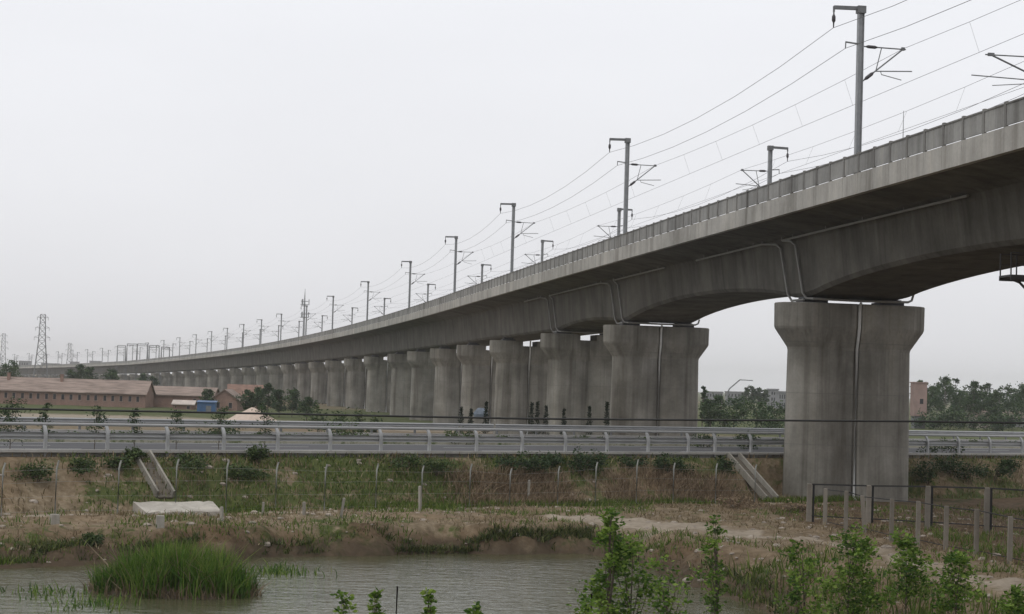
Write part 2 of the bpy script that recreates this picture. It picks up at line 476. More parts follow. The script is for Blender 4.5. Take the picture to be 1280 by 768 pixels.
flat = np.concatenate([GX.reshape(-1,1), GY.reshape(-1,1), GZ.reshape(-1,1)], 1)
go = fast_mesh('ground', flat, quads.ravel(), np.full(len(quads), 4), M['ground'], smooth=True)
prop(go, kind='structure')
fa, fb = road_ab(flat[:,0], flat[:,1])
fx, fy, fz = flat[:,0], flat[:,1], flat[:,2]
fu = fx/np.maximum(fy, 8)
f_dc = np.interp(fu, CRU, CRD); f_ds = np.interp(fu, SHU, SHD)
slope = sstep(-5.2, -3.6, fb)*(1-sstep(-0.4, 0.0, fb))
blot = fbm(fa*0.12, fb*0.3, 21.0)
gr = slope*(0.22 + 0.9*(blot-0.42)*2 + 0.22*sstep(14, 24, fa)*(1-sstep(60, 75, fa)))
gr = np.maximum(gr, 0.8*np.exp(-((fb+4.2)/0.8)**2)*sstep(-15, 0, fa)*fbm(fa*0.2, fb*0, 3.0)*1.5)
gr = np.maximum(gr, (fy > f_ds-1)*(fy < f_dc+2)*(fbm(fx*0.4, fy*0.4, 33.0)-0.30)*1.3*(fb < -5))
gr = np.maximum(gr, (fb < -5)*(fy < 140)*(fbm(fx*0.3, fy*0.3, 37.0)-0.36)*1.1)
farg = sstep(34, 45, fb)
gr = np.where(fb > 31, farg*(0.30 + 0.55*(fbm(fx*0.012, fy*0.012, 41.0)-0.4)*2 + 0.5*sstep(262, 290, fy)*(1-sstep(330, 400, fy)) + 0.35*sstep(0, 60, fx)*sstep(180, 220, fy)), gr)
pa = np.zeros_like(fx)
# trodden path along the foot of the embankment
pa = np.maximum(pa, 0.85*np.exp(-((fb+5.4 + 0.5*np.sin(fa*0.15))/0.55)**2)*(fa < 47))
# sandy track round the fenced plot and the bare mound beside the pond
TR = [on_z(*q, -6.2) for q in [(740,650),(790,653),(850,660),(930,668),(1000,674),(1060,684),(1110,696),(1160,708),(1220,726),(1290,748)]]
td = np.full(len(fx), 1e9)
near = (fy > 40) & (fy < 100)
for i in range(len(TR)-1):
    A, B = np.array(TR[i][:2]), np.array(TR[i+1][:2]); d = B-A; l2 = d@d
    tt = np.clip(((fx[near]-A[0])*d[0] + (fy[near]-A[1])*d[1])/l2, 0, 1)
    td[near] = np.minimum(td[near], np.hypot(fx[near]-A[0]-tt*d[0], fy[near]-A[1]-tt*d[1]))
tw_ = np.where(fu < 0.135, 3.6, 1.9)
pa = np.maximum(pa, np.where(fu < 0.135, 0.85, 0.62)*np.exp(-(td/tw_)**2))
pa = np.maximum(pa, sstep(29.3, 29.8, fb)*(1-sstep(33.5, 35.5, fb))*0.8)
# white dusty frontage road across the flat land, and pale fields
pa = np.maximum(pa, sstep(236, 244, fy)*(1-sstep(278, 288, fy))*(fx < 0)*0.75)
pa = np.maximum(pa, (fb > 60)*sstep(420, 600, fy)*0.35*fbm(fx*0.006, fy*0.003, 55.0)*1.6)
wet = (1-sstep(WATER+0.42, WATER+0.72, fz + 0.25*(fbm(fx*0.7, fy*0.7, 93.0)-0.5)))*(fy > 46)*(fb < -5)  # wet mud at the waterline, plus undercut shade painted up the bank step
# darker soil tone inside the fenced plot and on the raw pond bank
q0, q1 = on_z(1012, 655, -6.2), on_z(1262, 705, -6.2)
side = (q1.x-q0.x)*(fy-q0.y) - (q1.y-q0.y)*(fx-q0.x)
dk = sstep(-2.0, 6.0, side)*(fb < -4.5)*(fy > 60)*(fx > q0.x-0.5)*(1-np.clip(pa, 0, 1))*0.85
t_b = np.clip((fy-f_ds)/np.maximum(f_dc-f_ds, 1.2), 0, 2)
dk = np.maximum(dk, (fy > f_ds)*(1-sstep(0.6, 1.05, t_b))*(fb < -5)*np.clip(fbm(fx*0.3, fy*0.3, 97.0)*1.7-0.35, 0, 0.8))
for nm, val in (('grassy', gr), ('pathy', pa), ('wet', wet), ('dark_soil', dk)):
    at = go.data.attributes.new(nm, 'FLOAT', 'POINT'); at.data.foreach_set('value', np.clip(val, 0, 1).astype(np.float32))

# ------------------------------------------------------------------ pond water
t = NT('pond_water')
w1 = t.noise(t.pos((0.8, 1.5, 1)), 1.1, 2, 0.5, 0.6); w2 = t.noise(t.pos((0.9, 1.5, 1)), 3.6, 3, 0.6, 0.5)
wm = t.mix(0.4, w1, w2)
t.bump(wm, 0.65, 0.13)
dirt = t.noise(t.pos((0.3, 0.6, 1)), 0.5, 3)
t.b.inputs['IOR'].default_value = 1.33
M['water'] = t.done(t.ramp(dirt, [(0.3, (0.06, 0.062, 0.030)), (0.7, (0.095, 0.095, 0.052))]), 0.05, 0, 0.5)
m = MB()
m.add([(-70, 30, WATER), (30, 30, WATER), (30, 96, WATER), (-70, 96, WATER)], [(0, 1, 2, 3)])
prop(m.build('pond_water', M['water']), kind='structure')

# ------------------------------------------------------------------ highway
t = NT('asphalt')
n1 = t.noise(t.pos((1, 1, 1)), 3.0, 6, 0.75)
mp = t.n('ShaderNodeMapping'); mp.inputs['Rotation'].default_value = (0, 0, -R_ANG); mp.inputs['Scale'].default_value = (0.03, 0.9, 1)
g_ = t.n('ShaderNodeNewGeometry'); mp.vector_type = 'POINT'; t.l(g_.outputs['Position'], mp.inputs[0])
n2 = t.noise(mp.outputs[0], 1.0, 4, 0.6)
M['asphalt'] = t.done(t.mix(t.rng(n2, 0.35, 0.7, 0, 0.6), t.ramp(n1, [(0.3, (0.048, 0.048, 0.052)), (0.7, (0.07, 0.07, 0.074))]), (0.095, 0.095, 0.10)), 0.85, 0, 0.3)
A0, A1 = -420, 640
def strip(mb, a0, a1, b0, b1, z):
    mb.add([road(a0, b0, z), road(a1, b0, z), road(a1, b1, z), road(a0, b1, z)], [(0, 1, 2, 3)])
m = MB(); strip(m, A0, A1, 0.3, 29.2, ROAD_Z)
hw = prop(m.build('highway', M['asphalt']), kind='structure')
M['road_paint'] = plain('road_paint', (0.62, 0.62, 0.60), 0.7, 0, 0.15, 3)
m = MB()
for b in (1.1, 12.3, 17.1, 28.5): strip(m, A0, A1, b-0.1, b+0.1, ROAD_Z+0.004)
for b in (4.8, 8.55, 20.8, 24.6):
    for k in range(int((A1-A0)/15)): strip(m, A0+k*15, A0+k*15+6, b-0.075, b+0.075, ROAD_Z+0.004)
prop(m.build('road_markings', M['road_paint'], hw), kind='structure')
m = MB()
m.loft([[road(a, 0.0, ROAD_Z-0.25), road(a, 0.3, ROAD_Z-0.25), road(a, 0.3, ROAD_Z+0.12), road(a, 0.0, ROAD_Z+0.12)] for a in (A0, A1)])
m.loft([[road(a, 29.2, ROAD_Z-0.25), road(a, 29.5, ROAD_Z-0.25), road(a, 29.5, ROAD_Z+0.12), road(a, 29.2, ROAD_Z+0.12)] for a in (A0, A1)])
prop(m.build('road_kerb', M['kerb'], hw), kind='structure')
# median strip of pale earth between its kerbs
t = NT('median_earth'); nn = t.noise(t.pos(), 1.2, 5, 0.7)
M['median'] = t.done(t.ramp(nn, [(0.35, (0.30, 0.29, 0.22)), (0.5, (0.40, 0.38, 0.31)), (0.65, (0.10, 0.13, 0.05))]), 0.95, 0, 0.1)
m = MB()
m.loft([[road(a, 13.0, ROAD_Z-0.1), road(a, 16.2, ROAD_Z-0.1), road(a, 16.2, ROAD_Z+0.16), road(a, 13.0, ROAD_Z+0.16)] for a in (A0, A1)])
prop(m.build('road_median', M['median'], hw), kind='structure')

WB = [(0.0, 0.155), (0.02, 0.145), (0.08, 0.10), (0.08, 0.07), (0.0, 0.025), (0.0, -0.025), (0.08, -0.07), (0.08, -0.10), (0.02, -0.145), (0.0, -0.155)]
def wbeam(a0, a1, b, zc, side, step=24):
    m = MB(); n = max(2, int((a1-a0)/step)+1)
    secs = []
    prof = [(d+0.004, h) for d, h in WB] + [(d, h) for d, h in reversed(WB)]
    for k in range(n):
        a = a0 + (a1-a0)*k/(n-1)
        secs.append([road(a, b + side*d, zc + h) for d, h in prof])
    m.loft(secs, smooth=False); return m
# near barrier: curved-head posts with a top tube and a corrugated beam
NB_POSTS = [2.07, 5.09, 8.14, 11.12, 14.09, 17.09, 20.1, 23.09, 26.11, 29.14, 32.11, 35.07, 38.1, 41.16, 43.25, 46.15, 49.2, 52.3, 55.4, 58.6, 61.84, 64.88, 68.02, 71.35, 74.4, 77.5, 80.6, 83.7, 86.8]
NB_POSTS = [2.07-3.02*k for k in range(9, 0, -1)] + NB_POSTS
gr_ = empty('guardrail', road(0, -0.12, ROAD_Z), R_ANG)
prop(gr_, 'long pale grey roadside guardrail with curved-top posts along the near edge of the highway', 'guardrail')
mpost = MB()
pp = [(0, 0.02, -0.25), (0, 0.02, 0.80)]
for k in range(1, 9):
    ang = k/8*math.radians(62)
    pp.append((0, 0.02 + 0.45*(1-math.cos(ang)), 0.80 + 0.55*math.sin(ang)))
secs = []
for p in pp: secs.append([(p[0]-0.075, p[1]-0.06, p[2]), (p[0]+0.075, p[1]-0.06, p[2]), (p[0]+0.075, p[1]+0.06, p[2]+0.01), (p[0]-0.075, p[1]+0.06, p[2]+0.01)])
mpost.loft(secs)
pme = mpost.mesh('post', M['barrier'])
for a in NB_POSTS:
    o = bpy.data.objects.new('post', pme); COL.objects.link(o); o.parent = gr_; o.location = (a, 0, 0)
def to_local(o, root):
    o.parent = root; o.matrix_parent_inverse = (Matrix.Translation(root.location) @ Matrix.Rotation(root.rotation_euler.z, 4, 'Z')).inverted()
m = MB(); m.tube([road(a, 0.15, ROAD_Z+1.33) for a in (A0, 0, 80, A1)], 0.075, 10); o = m.build('top_tube', M['barrier']); to_local(o, gr_)
o = wbeam(A0, A1, -0.02, ROAD_Z+0.80, 1).build('corrugated_beam', M['barrier']); to_local(o, gr_)
m = MB()
m.loft([[road(a, -0.40, ROAD_Z+0.07), road(a, -0.02, ROAD_Z+0.07), road(a, -0.02, ROAD_Z+0.20), road(a, -0.40, ROAD_Z+0.20)] for a in (A0, A1)])
o = m.build('base_kerb', M['kerb']); to_local(o, gr_)
# median and far barriers
def simple_rail(name, label, b, side, zc=0.62, span=(-30, 150), sp=3.6):
    r = empty(name, road(0, b, ROAD_Z), R_ANG); prop(r, label, 'guardrail')
    o = wbeam(A0, A1, b, ROAD_Z+zc, side).build('corrugated_beam', M['barrier']); to_local(o, r)
    mm = MB(); mm.box((0, -side*0.06, zc/2), (0.12, 0.12, zc+0.25)); me = mm.mesh('post', M['galv_dark'])
    a = span[0]
    while a < span[1]:
        q = bpy.data.objects.new('post', me); COL.objects.link(q); q.parent = r; q.location = (a, 0, 0); a += sp
    return r
simple_rail('guardrail', 'farthest guardrail on the far edge of the highway in front of the piers', 29.35, -1, 0.70)

# ------------------------------------------------------------------ leaves, blades, plants
def leaf_quads(P, size, up=0.4, aspect=0.5, r=rng, jit=0.5):
    """one bent leaf (two triangles -> a quad) per point"""
    n = len(P)
    d = r.normal(size=(n, 3)); d[:,2] = np.abs(d[:,2])*0.5 + up - 0.5; d /= np.linalg.norm(d, axis=1)[:,None]
    s = np.cross(d, r.normal(size=(n, 3))); s /= np.linalg.norm(s, axis=1)[:,None]+1e-9
    L_ = (size*(1-jit + 2*jit*r.random(n)))[:,None]
    a = P; b = P + d*L_*0.55 + s*L_*aspect*0.5; c = P + d*L_; e = P + d*L_*0.55 - s*L_*aspect*0.5
    return np.stack([a, b, c, e], 1).reshape(-1, 3)
def foliage(name, P, size, mat, parent=None, r=rng, aspect=0.55, up=0.4, tone=None):
    V = leaf_quads(np.asarray(P), size, up, aspect, r)
    n = len(P); tn = r.random(n) if tone is None else np.clip(tone + r.normal(size=n)*0.26, 0, 1)
    return fast_mesh(name, V, np.arange(n*4), np.full(n, 4), mat, np.repeat(tn, 4), parent)
def blades(name, B, h, w, mat, lean=0.35, parent=None, r=rng, tone=None):
    """grass blades: quad + tip"""
    B = np.asarray(B); n = len(B); h = np.asarray(h)*np.ones(n)
    th = r.random(n)*2*math.pi; l = np.abs(r.normal(size=n))*lean
    dx, dy = np.cos(th)*l, np.sin(th)*l
    ph = r.random(n)*math.pi; wx, wy = np.cos(ph)*w/2, np.sin(ph)*w/2
    def p(k, lf, ws): return np.stack([B[:,0]+dx*h*lf+wx*ws, B[:,1]+dy*h*lf+wy*ws, B[:,2]+h*k], 1)
    V = np.stack([p(-0.05,0,-1), p(-0.05,0,1), p(0.55,0.3,0.8), p(0.55,0.3,-0.8), p(1.0-0.2*0,1.0,0)], 1).reshape(-1, 3)
    b0 = np.arange(n)*5
    fc = np.stack([b0, b0+1, b0+2, b0+3, b0+3, b0+2, b0+4], 1).ravel()
    sz = np.tile([4, 3], n)
    tn = r.random(n) if tone is None else np.clip(tone + r.normal(size=n)*0.2, 0, 1)
    return fast_mesh(name, V, fc, sz, mat, np.repeat(tn, 5), parent)

def tree_mesh(name, loc, h, w, leaf, n, mat, bark, seed, trunk_h=0.3, kind='round', lobes=None, trunk_r=None):
    """tapered trunk with limbs and a crown of leaf clumps"""
    r = np.random.default_rng(seed)
    root = empty(name, loc)
    mb = MB(); tr = trunk_r or max(0.03, h*0.018)
    lean = r.normal(size=2)*0.03*h
    tp = [(lean[0]*k*k, lean[1]*k*k, h*0.92*k) for k in np.linspace(0, 1, 6)]
    mb.tube([(0, 0, -0.3)] + tp, tr, 7, True, [tr*1.25] + [tr*(1-0.85*k) for k in np.linspace(0, 1, 6)])
    K = lobes or 9
    cents, rad = [], []
    for k in range(K):
        f = (k+0.5)/K
        z = h*(trunk_h + (1-trunk_h)*(0.10 + 0.82*f))
        if kind == 'poplar': ww = w*0.5*(0.45 + 0.55*math.sin(math.pi*min(1, f*0.9+0.15)))
        elif kind == 'cone': ww = w*0.5*(1.05-f)
        elif kind == 'sapling': ww = w*0.5*(0.35 + 0.65*math.sin(math.pi*(0.25+0.65*f)))
        else: ww = w*0.5*math.sin(math.pi*(0.22 + 0.66*f))
        an = r.random()*6.28 + k*2.4; rr = ww*(0.35 + 0.5*r.random())
        c = np.array([lean[0]*f + math.cos(an)*rr, lean[1]*f + math.sin(an)*rr, z])
        cents.append(c); rad.append(max(ww*(0.45 + 0.35*r.random()), w*0.10))
        q = min(0.9, max(0.08, (z/h - 0.18)))
        st = (lean[0]*q*q, lean[1]*q*q, h*0.92*q)
        mdl = ((st[0]+c[0])/2, (st[1]+c[1])/2, (st[2]+c[2])/2 - 0.03*h)
        mb.tube([st, mdl, tuple(c)], tr*0.4, 5, False, [tr*0.45, tr*0.3, tr*0.12])
    mb.build('trunk', bark, root)
    per = max(8, n//K); P = []; T = []
    for c, rd in zip(cents, rad):
        tone = 0.25 + 0.5*r.random()
        sub = 5
        for q in range(sub):
            cc = c + r.normal(size=3)*rd*0.55*np.array([1, 1, 0.8])
            m_ = per//sub + 1
            P.append(cc + r.normal(size=(m_, 3))*rd*0.30*np.array([1, 1, 0.85])); T.append(np.full(m_, tone + r.normal()*0.15))
    foliage('crown', np.concatenate(P), leaf, mat, root, r, tone=np.concatenate(T))
    return root
def bush(name, loc, h, w, leaf, n, mat, seed, flat_=0.75):
    r = np.random.default_rng(seed)
    root = empty(name, loc)
    mb = MB(); P = []; T = []
    K = 7
    for k in range(K):
        an = r.random()*6.28; rr = w*0.5*math.sqrt(r.random())*0.8
        top = h*(0.45 + 0.45*r.random())*(1 - 0.45*(rr/(w*0.5))**2)
        c = np.array([math.cos(an)*rr, math.sin(an)*rr, top])
        mb.tube([(c[0]*0.2, c[1]*0.2, -0.15), (c[0]*0.6, c[1]*0.6, top*0.55), (c[0], c[1], top)], 0.02, 4, False, [0.025, 0.018, 0.008])
        for q in range(4):
            cc = c*np.array([1, 1, 0.35+0.65*r.random()]) + r.normal(size=3)*np.array([w*0.09, w*0.09, h*0.08])
            m_ = n//(K*4)+1
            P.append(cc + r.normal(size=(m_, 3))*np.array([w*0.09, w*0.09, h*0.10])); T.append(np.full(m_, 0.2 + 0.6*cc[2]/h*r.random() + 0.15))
    P = np.concatenate(P); P[:,2] = np.maximum(P[:,2], 0.02)
    mb.build('stems', M['bark'], root)
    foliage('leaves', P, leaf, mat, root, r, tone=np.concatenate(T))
    return root

# ------------------------------------------------------------------ viaduct deck
PIERS = [-96.0, -48.0, 0.2, 48.9, 79.2, 113.7, 143.4, 172.4, 201.0, 228.7, 266.1, 300.8, 337.3, 371.7, 401.3, 434.2, 466.8]
while PIERS[-1] < 1320: PIERS.append(PIERS[-1] + 32.7)
S0, S1 = -96.0, PIERS[-1]
def soffit(s):
    for i in range(len(PIERS)-1):
        a, b = PIERS[i], PIERS[i+1]
        if a <= s <= b:
            k = (s-a)/(b-a)
            rise = 1.12 if b < 60 else (0.5 if b < 85 else 0.0)
            if a > 85: return -5.95
            flat = 1.6/(b-a)
            k = min(max((k-flat)/(1-2*flat), 0), 1)
            return -6.05 + rise*(1-(2*k-1)**2)**0.8
    return -6.05
def stations(lo, hi, fine=2.0, coarse=8.0, lim=300):
    s, out = lo, []
    while s < hi:
        out.append(s); s += fine if s < lim else coarse
    out.append(hi); return out
SS = stations(S0, S1)
deck = empty('viaduct_deck', line(0, 0, TOP))
prop(deck, 'long curving grey concrete railway viaduct deck carried on the row of piers', 'bridge deck')
def under(o, root=deck):
    o.parent = root; o.matrix_parent_inverse = Matrix.Translation(root.location).inverted()
    return o
m = MB(); secs = []
for s in SS:
    bt = soffit(s)
    pr = [(-6.6, -1.08), (-6.6, -1.90), (-3.75, -2.28), (-3.4, -2.42), (-3.28, -2.75), (-3.02, bt+0.22), (-2.8, bt), (2.8, bt), (3.02, bt+0.22), (3.28, -2.75), (3.4, -2.42), (3.75, -2.28), (6.6, -1.90), (6.6, -1.08)]
    secs.append([line(s, a, TOP+b) for a, b in pr])
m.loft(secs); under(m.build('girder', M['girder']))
# edge beams: short precast lengths near the camera, continuous farther off
m = MB()
def lbox(mb, sa, sb, l0, l1, z0, z1):
    mb.loft([[line(s, l0, TOP+z0), line(s, l1, TOP+z0), line(s, l1, TOP+z1), line(s, l0, TOP+z1)] for s in (sa, sb)])
PITCH_P = 2.13
pst = [-92 + PITCH_P*k for k in range(160)]
for a in pst: lbox(m, a, a+PITCH_P-0.03, -6.72, -6.42, -1.99, -0.98)
s = pst[-1]+PITCH_P
while s < S1-8:
    lbox(m, s, s+8, -6.72, -6.42, -1.99, -0.98); s += 8
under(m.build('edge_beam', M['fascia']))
m = MB()
s = S0
while s < S1-8:
    lbox(m, s, s+7.98, 6.42, 6.72, -1.99, -0.98); s += 8
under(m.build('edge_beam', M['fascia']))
# parapet : panels with a drain gap under them, rail, posts
m = MB()
for a in pst: lbox(m, a+0.12, a+PITCH_P-0.12, -6.66, -6.58, -0.905, -0.07)
s = pst[-1]+PITCH_P
while s < S1-8:
    lbox(m, s, s+8, -6.66, -6.58, -0.9, -0.07); s += 8
s = S0
while s < S1-8:
    lbox(m, s, s+8, 6.58, 6.66, -0.9, -0.07); s += 8
under(m.build('parapet_panel', M['parapet']))
m = MB()
for lat in (-6.62, 6.62):
    secs = [[line(s, lat-0.075, TOP-0.07), line(s, lat+0.075, TOP-0.07), line(s, lat+0.075, TOP+0.0), line(s, lat-0.075, TOP+0.0)] for s in SS]
    m.loft(secs)
under(m.build('parapet_coping', M['parapet_post']))
mp_ = MB(); mp_.box((0, 0, 0), (0.12, 0.20, 1.03)); pme = mp_.mesh('parapet_post', M['parapet_post'])
vis_posts = [a for a in pst if a > -50]
for a in vis_posts[:100]:
    o = bpy.data.objects.new('parapet_post', pme); COL.objects.link(o); o.parent = deck
    p = line(a, -6.63, TOP-0.455); o.location = p - deck.location; o.rotation_euler = (0, 0, heading(a))
m = MB()
for a in pst[:20] + vis_posts[100:]:
    if a in vis_posts[:100]: continue
    p = line(a, -6.63, TOP-0.455); m.box(p, (0.12, 0.20, 1.03), heading(a))
s = pst[-1]+PITCH_P
while s < 700:
    p = line(s, -6.63, TOP-0.455); m.box(p, (0.12, 0.20, 1.03), heading(s)); s += PITCH_P
s = S0
while s < 300:
    p = line(s, 6.63, TOP-0.455); m.box(p, (0.12, 0.20, 1.03), heading(s)); s += PITCH_P
o = under(m.build('parapet_post', M['parapet_post'])); o['kind'] = 'stuff'
# ballastless track: slabs and rails on the deck
m = MB()
for lat in (-2.5, 2.5):
    m.loft([[line(s, lat-1.3, TOP-1.09), line(s, lat+1.3, TOP-1.09), line(s, lat+1.3, TOP-0.75), line(s, lat-1.3, TOP-0.75)] for s in SS])
under(m.build('track_slab', M['girder']))
for lat in (-3.25, -1.75, 1.75, 3.25):
    m = MB(); m.loft([[line(s, lat-0.04, TOP-0.75), line(s, lat+0.04, TOP-0.75), line(s, lat+0.04, TOP-0.58), line(s, lat-0.04, TOP-0.58)] for s in SS])
    under(m.build('rail', M['galv_dark']))
# drain pipes on the web beside the near piers
for i, s0 in enumerate(PIERS[1:5]):
    r = 0.068
    L0 = 22 if i < 2 else 17
    m = MB()
    run = [line(s0-L0*(1.18 if i == 1 else 1)+k*2.0, -3.62, TOP-2.52-0.004*k) for k in range(int((L0*(1.18 if i == 1 else 1)+2.5)/2)+1)]
    m.tube(run, r, 8)
    for k in range(1, len(run)-1, 3): m.tube([run[k]+Vector((0,0,0.02)), run[k]+Vector((0,0,0.3))], 0.03, 6)
    e0 = run[-1]
    m.tube([e0+Vector((0,0,0.18)), e0, line(s0+0.55, -3.56, TOP-2.72), line(s0+0.1, -3.42, TOP-2.98), line(s0-0.75, -3.16, TOP-5.85), line(s0-0.95, -3.0, TOP-6.17), line(s0-1.9, -2.8, TOP-6.22)], r, 8)
    under(m.build('drain_pipe', M['pipe']))
    m = MB()
    run = [line(s0+6.2+k*2.0, -3.62, TOP-2.52-0.004*k) for k in range(int((L0-6)/(2 if i else 4))+1)]
    m.tube(run, r, 8)
    for k in range(1, len(run)-1, 3): m.tube([run[k]+Vector((0,0,0.02)), run[k]+Vector((0,0,0.3))], 0.03, 6)
    e0 = run[0]
    m.tube([e0+Vector((0,0,0.18)), e0, line(s0+3.5, -3.56, TOP-2.72), line(s0+3.0, -3.42, TOP-2.98), line(s0+2.15, -3.16, TOP-5.80), line(s0+1.8, -3.02, TOP-6.2), line(s0-0.9, -3.12, TOP-6.24)], r, 8)
    under(m.build('drain_pipe', M['pipe']))
    m = MB()
    m.tube([line(s0-1.86, -2.9, TOP-6.22), line(s0-1.9, 0, TOP-6.26), line(s0-1.9, 2.9, TOP-6.22), line(s0-1.7, 3.2, TOP-6.1), line(s0-1.7, 3.3, TOP-5.75)], 0.07, 8)
    under(m.build('drain_pipe', M['pipe']))

# ------------------------------------------------------------------ piers
def stadium(hl, r, notch=0.0, nw=0.17, n=9):
    pts = []
    def face(sgn):
        y = -r*sgn; xs = [-(hl-r), -nw, -nw, nw, nw, hl-r]
        ys = [y, y, y+notch*sgn, y+notch*sgn, y, y]
        q = list(zip(xs, ys))
        return q if sgn > 0 else [(-a, b) for a, b in q]
    pts += face(1)
    for k in range(1, n): a = -math.pi/2 + math.pi*k/n; pts.append((hl-r + r*math.cos(a), r*math.sin(a)))
    pts += face(-1)
    for k in range(1, n): a = math.pi/2 + math.pi*k/n; pts.append((-(hl-r) + r*math.cos(a), r*math.sin(a)))
    return pts
def pier(i, s):
    c = line(s, 0, 0); zg = min(gz(c.x, c.y), gz(c.x+3, c.y+1), gz(c.x-3, c.y-1))-0.6 if s > -60 else -6.8
    top = line(s, 0, TOP-6.42).z
    root = empty('viaduct_pier', (c.x, c.y, zg+0.6), heading(s))
    k = i-2
    H = top-(zg+0.6)
    sh = MB()
    secs = []
    for z, hl, r in ((-0.7, 3.83, 1.43), (H-2.75, 3.72, 1.38)):
        secs.append([(a, b, z) for a, b in stadium(hl, r, 0.16)])
    sh.loft(secs, smooth=False)
    for q in range(len(sh.smooth)): sh.smooth[q] = len(sh.f[q]) == 4
    sh.build('shaft', M['pier'], root)
    cp = MB(); secs = []
    slot = 0.6 if i >= 4 else 0.0
    for z, hl, r in ((H-2.75, 3.725, 1.385), (H-2.6, 3.76, 1.40), (H-1.55, 4.50, 1.72), (H-1.4, 4.56, 1.75), (H-0.06-slot, 4.58, 1.75), (H-slot, 4.58-0.06*(slot == 0), 1.75-0.05*(slot == 0))):
        secs.append([(a, b, z) for a, b in stadium(hl, r, 0.14)])
    cp.loft(secs)
    if slot:
        for sg in (-1, 1):
            half = []
            for a, b in stadium(4.57, 1.74, 0.0):
                a = a if abs(a) > 0.3 else 0.85*(1 if a > 0 else -1)
                if a*sg > 0: half.append((a, b))
            cp.loft([[(a, b, H-slot-0.02) for a, b in half], [(a, b, H-0.05) for a, b in half], [(a*0.99, b*0.98, H) for a, b in half]])
    cp.build('cap', M['pier'], root)
    if s < 700:
        for x in (-2.35, 2.35):
            b = MB(); b.box((x, 0, H+0.10), (1.5, 1.5, 0.2)); b.box((x, 0, H+0.24), (1.0, 1.0, 0.10)); b.box((x, 0, H+0.33), (1.25, 1.25, 0.085))
            b.build('bearing', M['bearing'], root)
    if -1 <= s < 420 and i != 4:
        d = MB(); d.tube([(0, -1.95, H+0.02), (0.02, -1.82, H-0.05), (0.02, -1.76, H-0.25), (0.02, -1.75, H-1.4), (0.02, -1.38, H-2.7), (0.02, -1.40, 0.3), (0.02, -1.7, 0.1)], 0.09, 8)
        d.build('drain_pipe', M['pale_pipe'], root)
    if k == 0: lab = 'massive round-ended concrete pier in front of the highway, nearest the camera'
    elif k == 1: lab = 'round-ended concrete pier just across the highway, second nearest the camera'
    elif k < 0: lab = 'round-ended concrete pier out beyond the right edge of the picture' + ('' if k == -1 else ', farthest right')
    else: lab = 'round-ended concrete pier, %s in the row from the big foreground pier' % ORD[k]
    prop(root, lab, 'bridge pier', 'piers under the railway viaduct')
for i, s in enumerate(PIERS):
    pier(i, s)

# ------------------------------------------------------------------ catenary masts and wires
_st = [-16.92, 53.1, 55.18, 46.99, 52.18, 61.86, 62.47, 54.39, 57.24, 48.51, 45.88, 44.01, 43.56, 44.12]
MS = list(np.cumsum(_st)); MS = [MS[0]-50.0] + MS
while MS[-1] < 1290: MS.append(MS[-1]+48.0)
MTOP = TOP + 7.58
def mast_proto():
    root = empty('catenary_mast', (0, 0, 0))
    H = 8.72                                    # foot on the deck at z = 0
    m = MB()
    m.box((-0.135, 0, H/2), (0.03, 0.27, H)); m.box((0.135, 0, H/2), (0.03, 0.27, H)); m.box((0, 0, H/2), (0.24, 0.02, H-0.01))
    m.box((0, 0, 0.03), (0.5, 0.5, 0.06))
    m.build('pole', M['galv'], root)
    f = MB(); f.box((0, 0, H+0.01), (0.42, 0.40, 0.36)); f.bar((0.0, 0, H+0.08), (-1.42, 0, H+0.05), 0.16, 0.18); f.box((-1.42, 0, H-0.04), (0.08, 0.1, 0.3))
    f.build('feeder_arm', M['galv_dark'], root)
    q = MB(); q.tube([(-1.42, 0, H-0.15), (-1.42, 0, H-0.3), (-1.42, 0, H-0.42), (-1.42, 0, H-0.62), (-1.42, 0, H-0.74), (-1.42, 0, H-0.98)], 0.03, 8, True, [0.03, 0.04, 0.1, 0.1, 0.04, 0.03])
    q.build('insulator', M['insulator'], root)
    r_ = MB(); r_.bar((-0.12, 0, H-1.72), (-0.78, 0, H-1.66), 0.07); r_.tube([(-0.76, 0, H-1.66), (-0.77, 0, H-1.98)], 0.03, 6)
    r_.build('return_arm', M['galv_dark'], root)
    c = MB()
    c.tube([(0.15, 0, H-1.83), (2.4, 0, H-1.86)], 0.035, 6)
    c.tube([(0.15, 0, H-3.60), (2.25, 0, H-1.86)], 0.04, 6)
    c.tube([(0.85, 0, H-3.02), (1.12, 0, H-1.86)], 0.025, 6)
    c.tube([(0.82, 0, H-3.05), (2.75, 0, H-2.95)], 0.03, 6)
    c.tube([(1.1, 0, H-3.04), (1.15, 0, H-3.20), (2.2, 0, H-3.42)], 0.022, 6)
    c.box((2.25, 0, H-1.84), (0.16, 0.12, 0.16))
    cc = c.build('cantilever', M['galv_dark'], root)
    w = MB()
    w.tube([(0.3, 0, H-1.83), (0.42, 0, H-1.83), (0.78, 0, H-1.84), (0.9, 0, H-1.84)], 0.04, 8, True, [0.04, 0.085, 0.085, 0.04])
    w.build('insulator', M['insulator'], cc)
    w = MB(); d = Vector((2.1, 0, 1.74)).normalized()
    o_ = Vector((0.15, 0, H-3.60))
    w.tube([o_+d*0.15, o_+d*0.28, o_+d*0.62, o_+d*0.75], 0.04, 8, True, [0.04, 0.09, 0.09, 0.04]); w.build('insulator', M['insulator'], cc)
    return root
proto = mast_proto()
first = True
def place_mast(s, lat, rz, label, group):
    global first
    o = proto if first else dup(proto)
    first = False
    p = line(s, lat, MTOP - 8.72); o.location = p; o.rotation_euler = (0, 0, heading(s) + rz)
    prop(o, label, 'catenary mast', group); return o
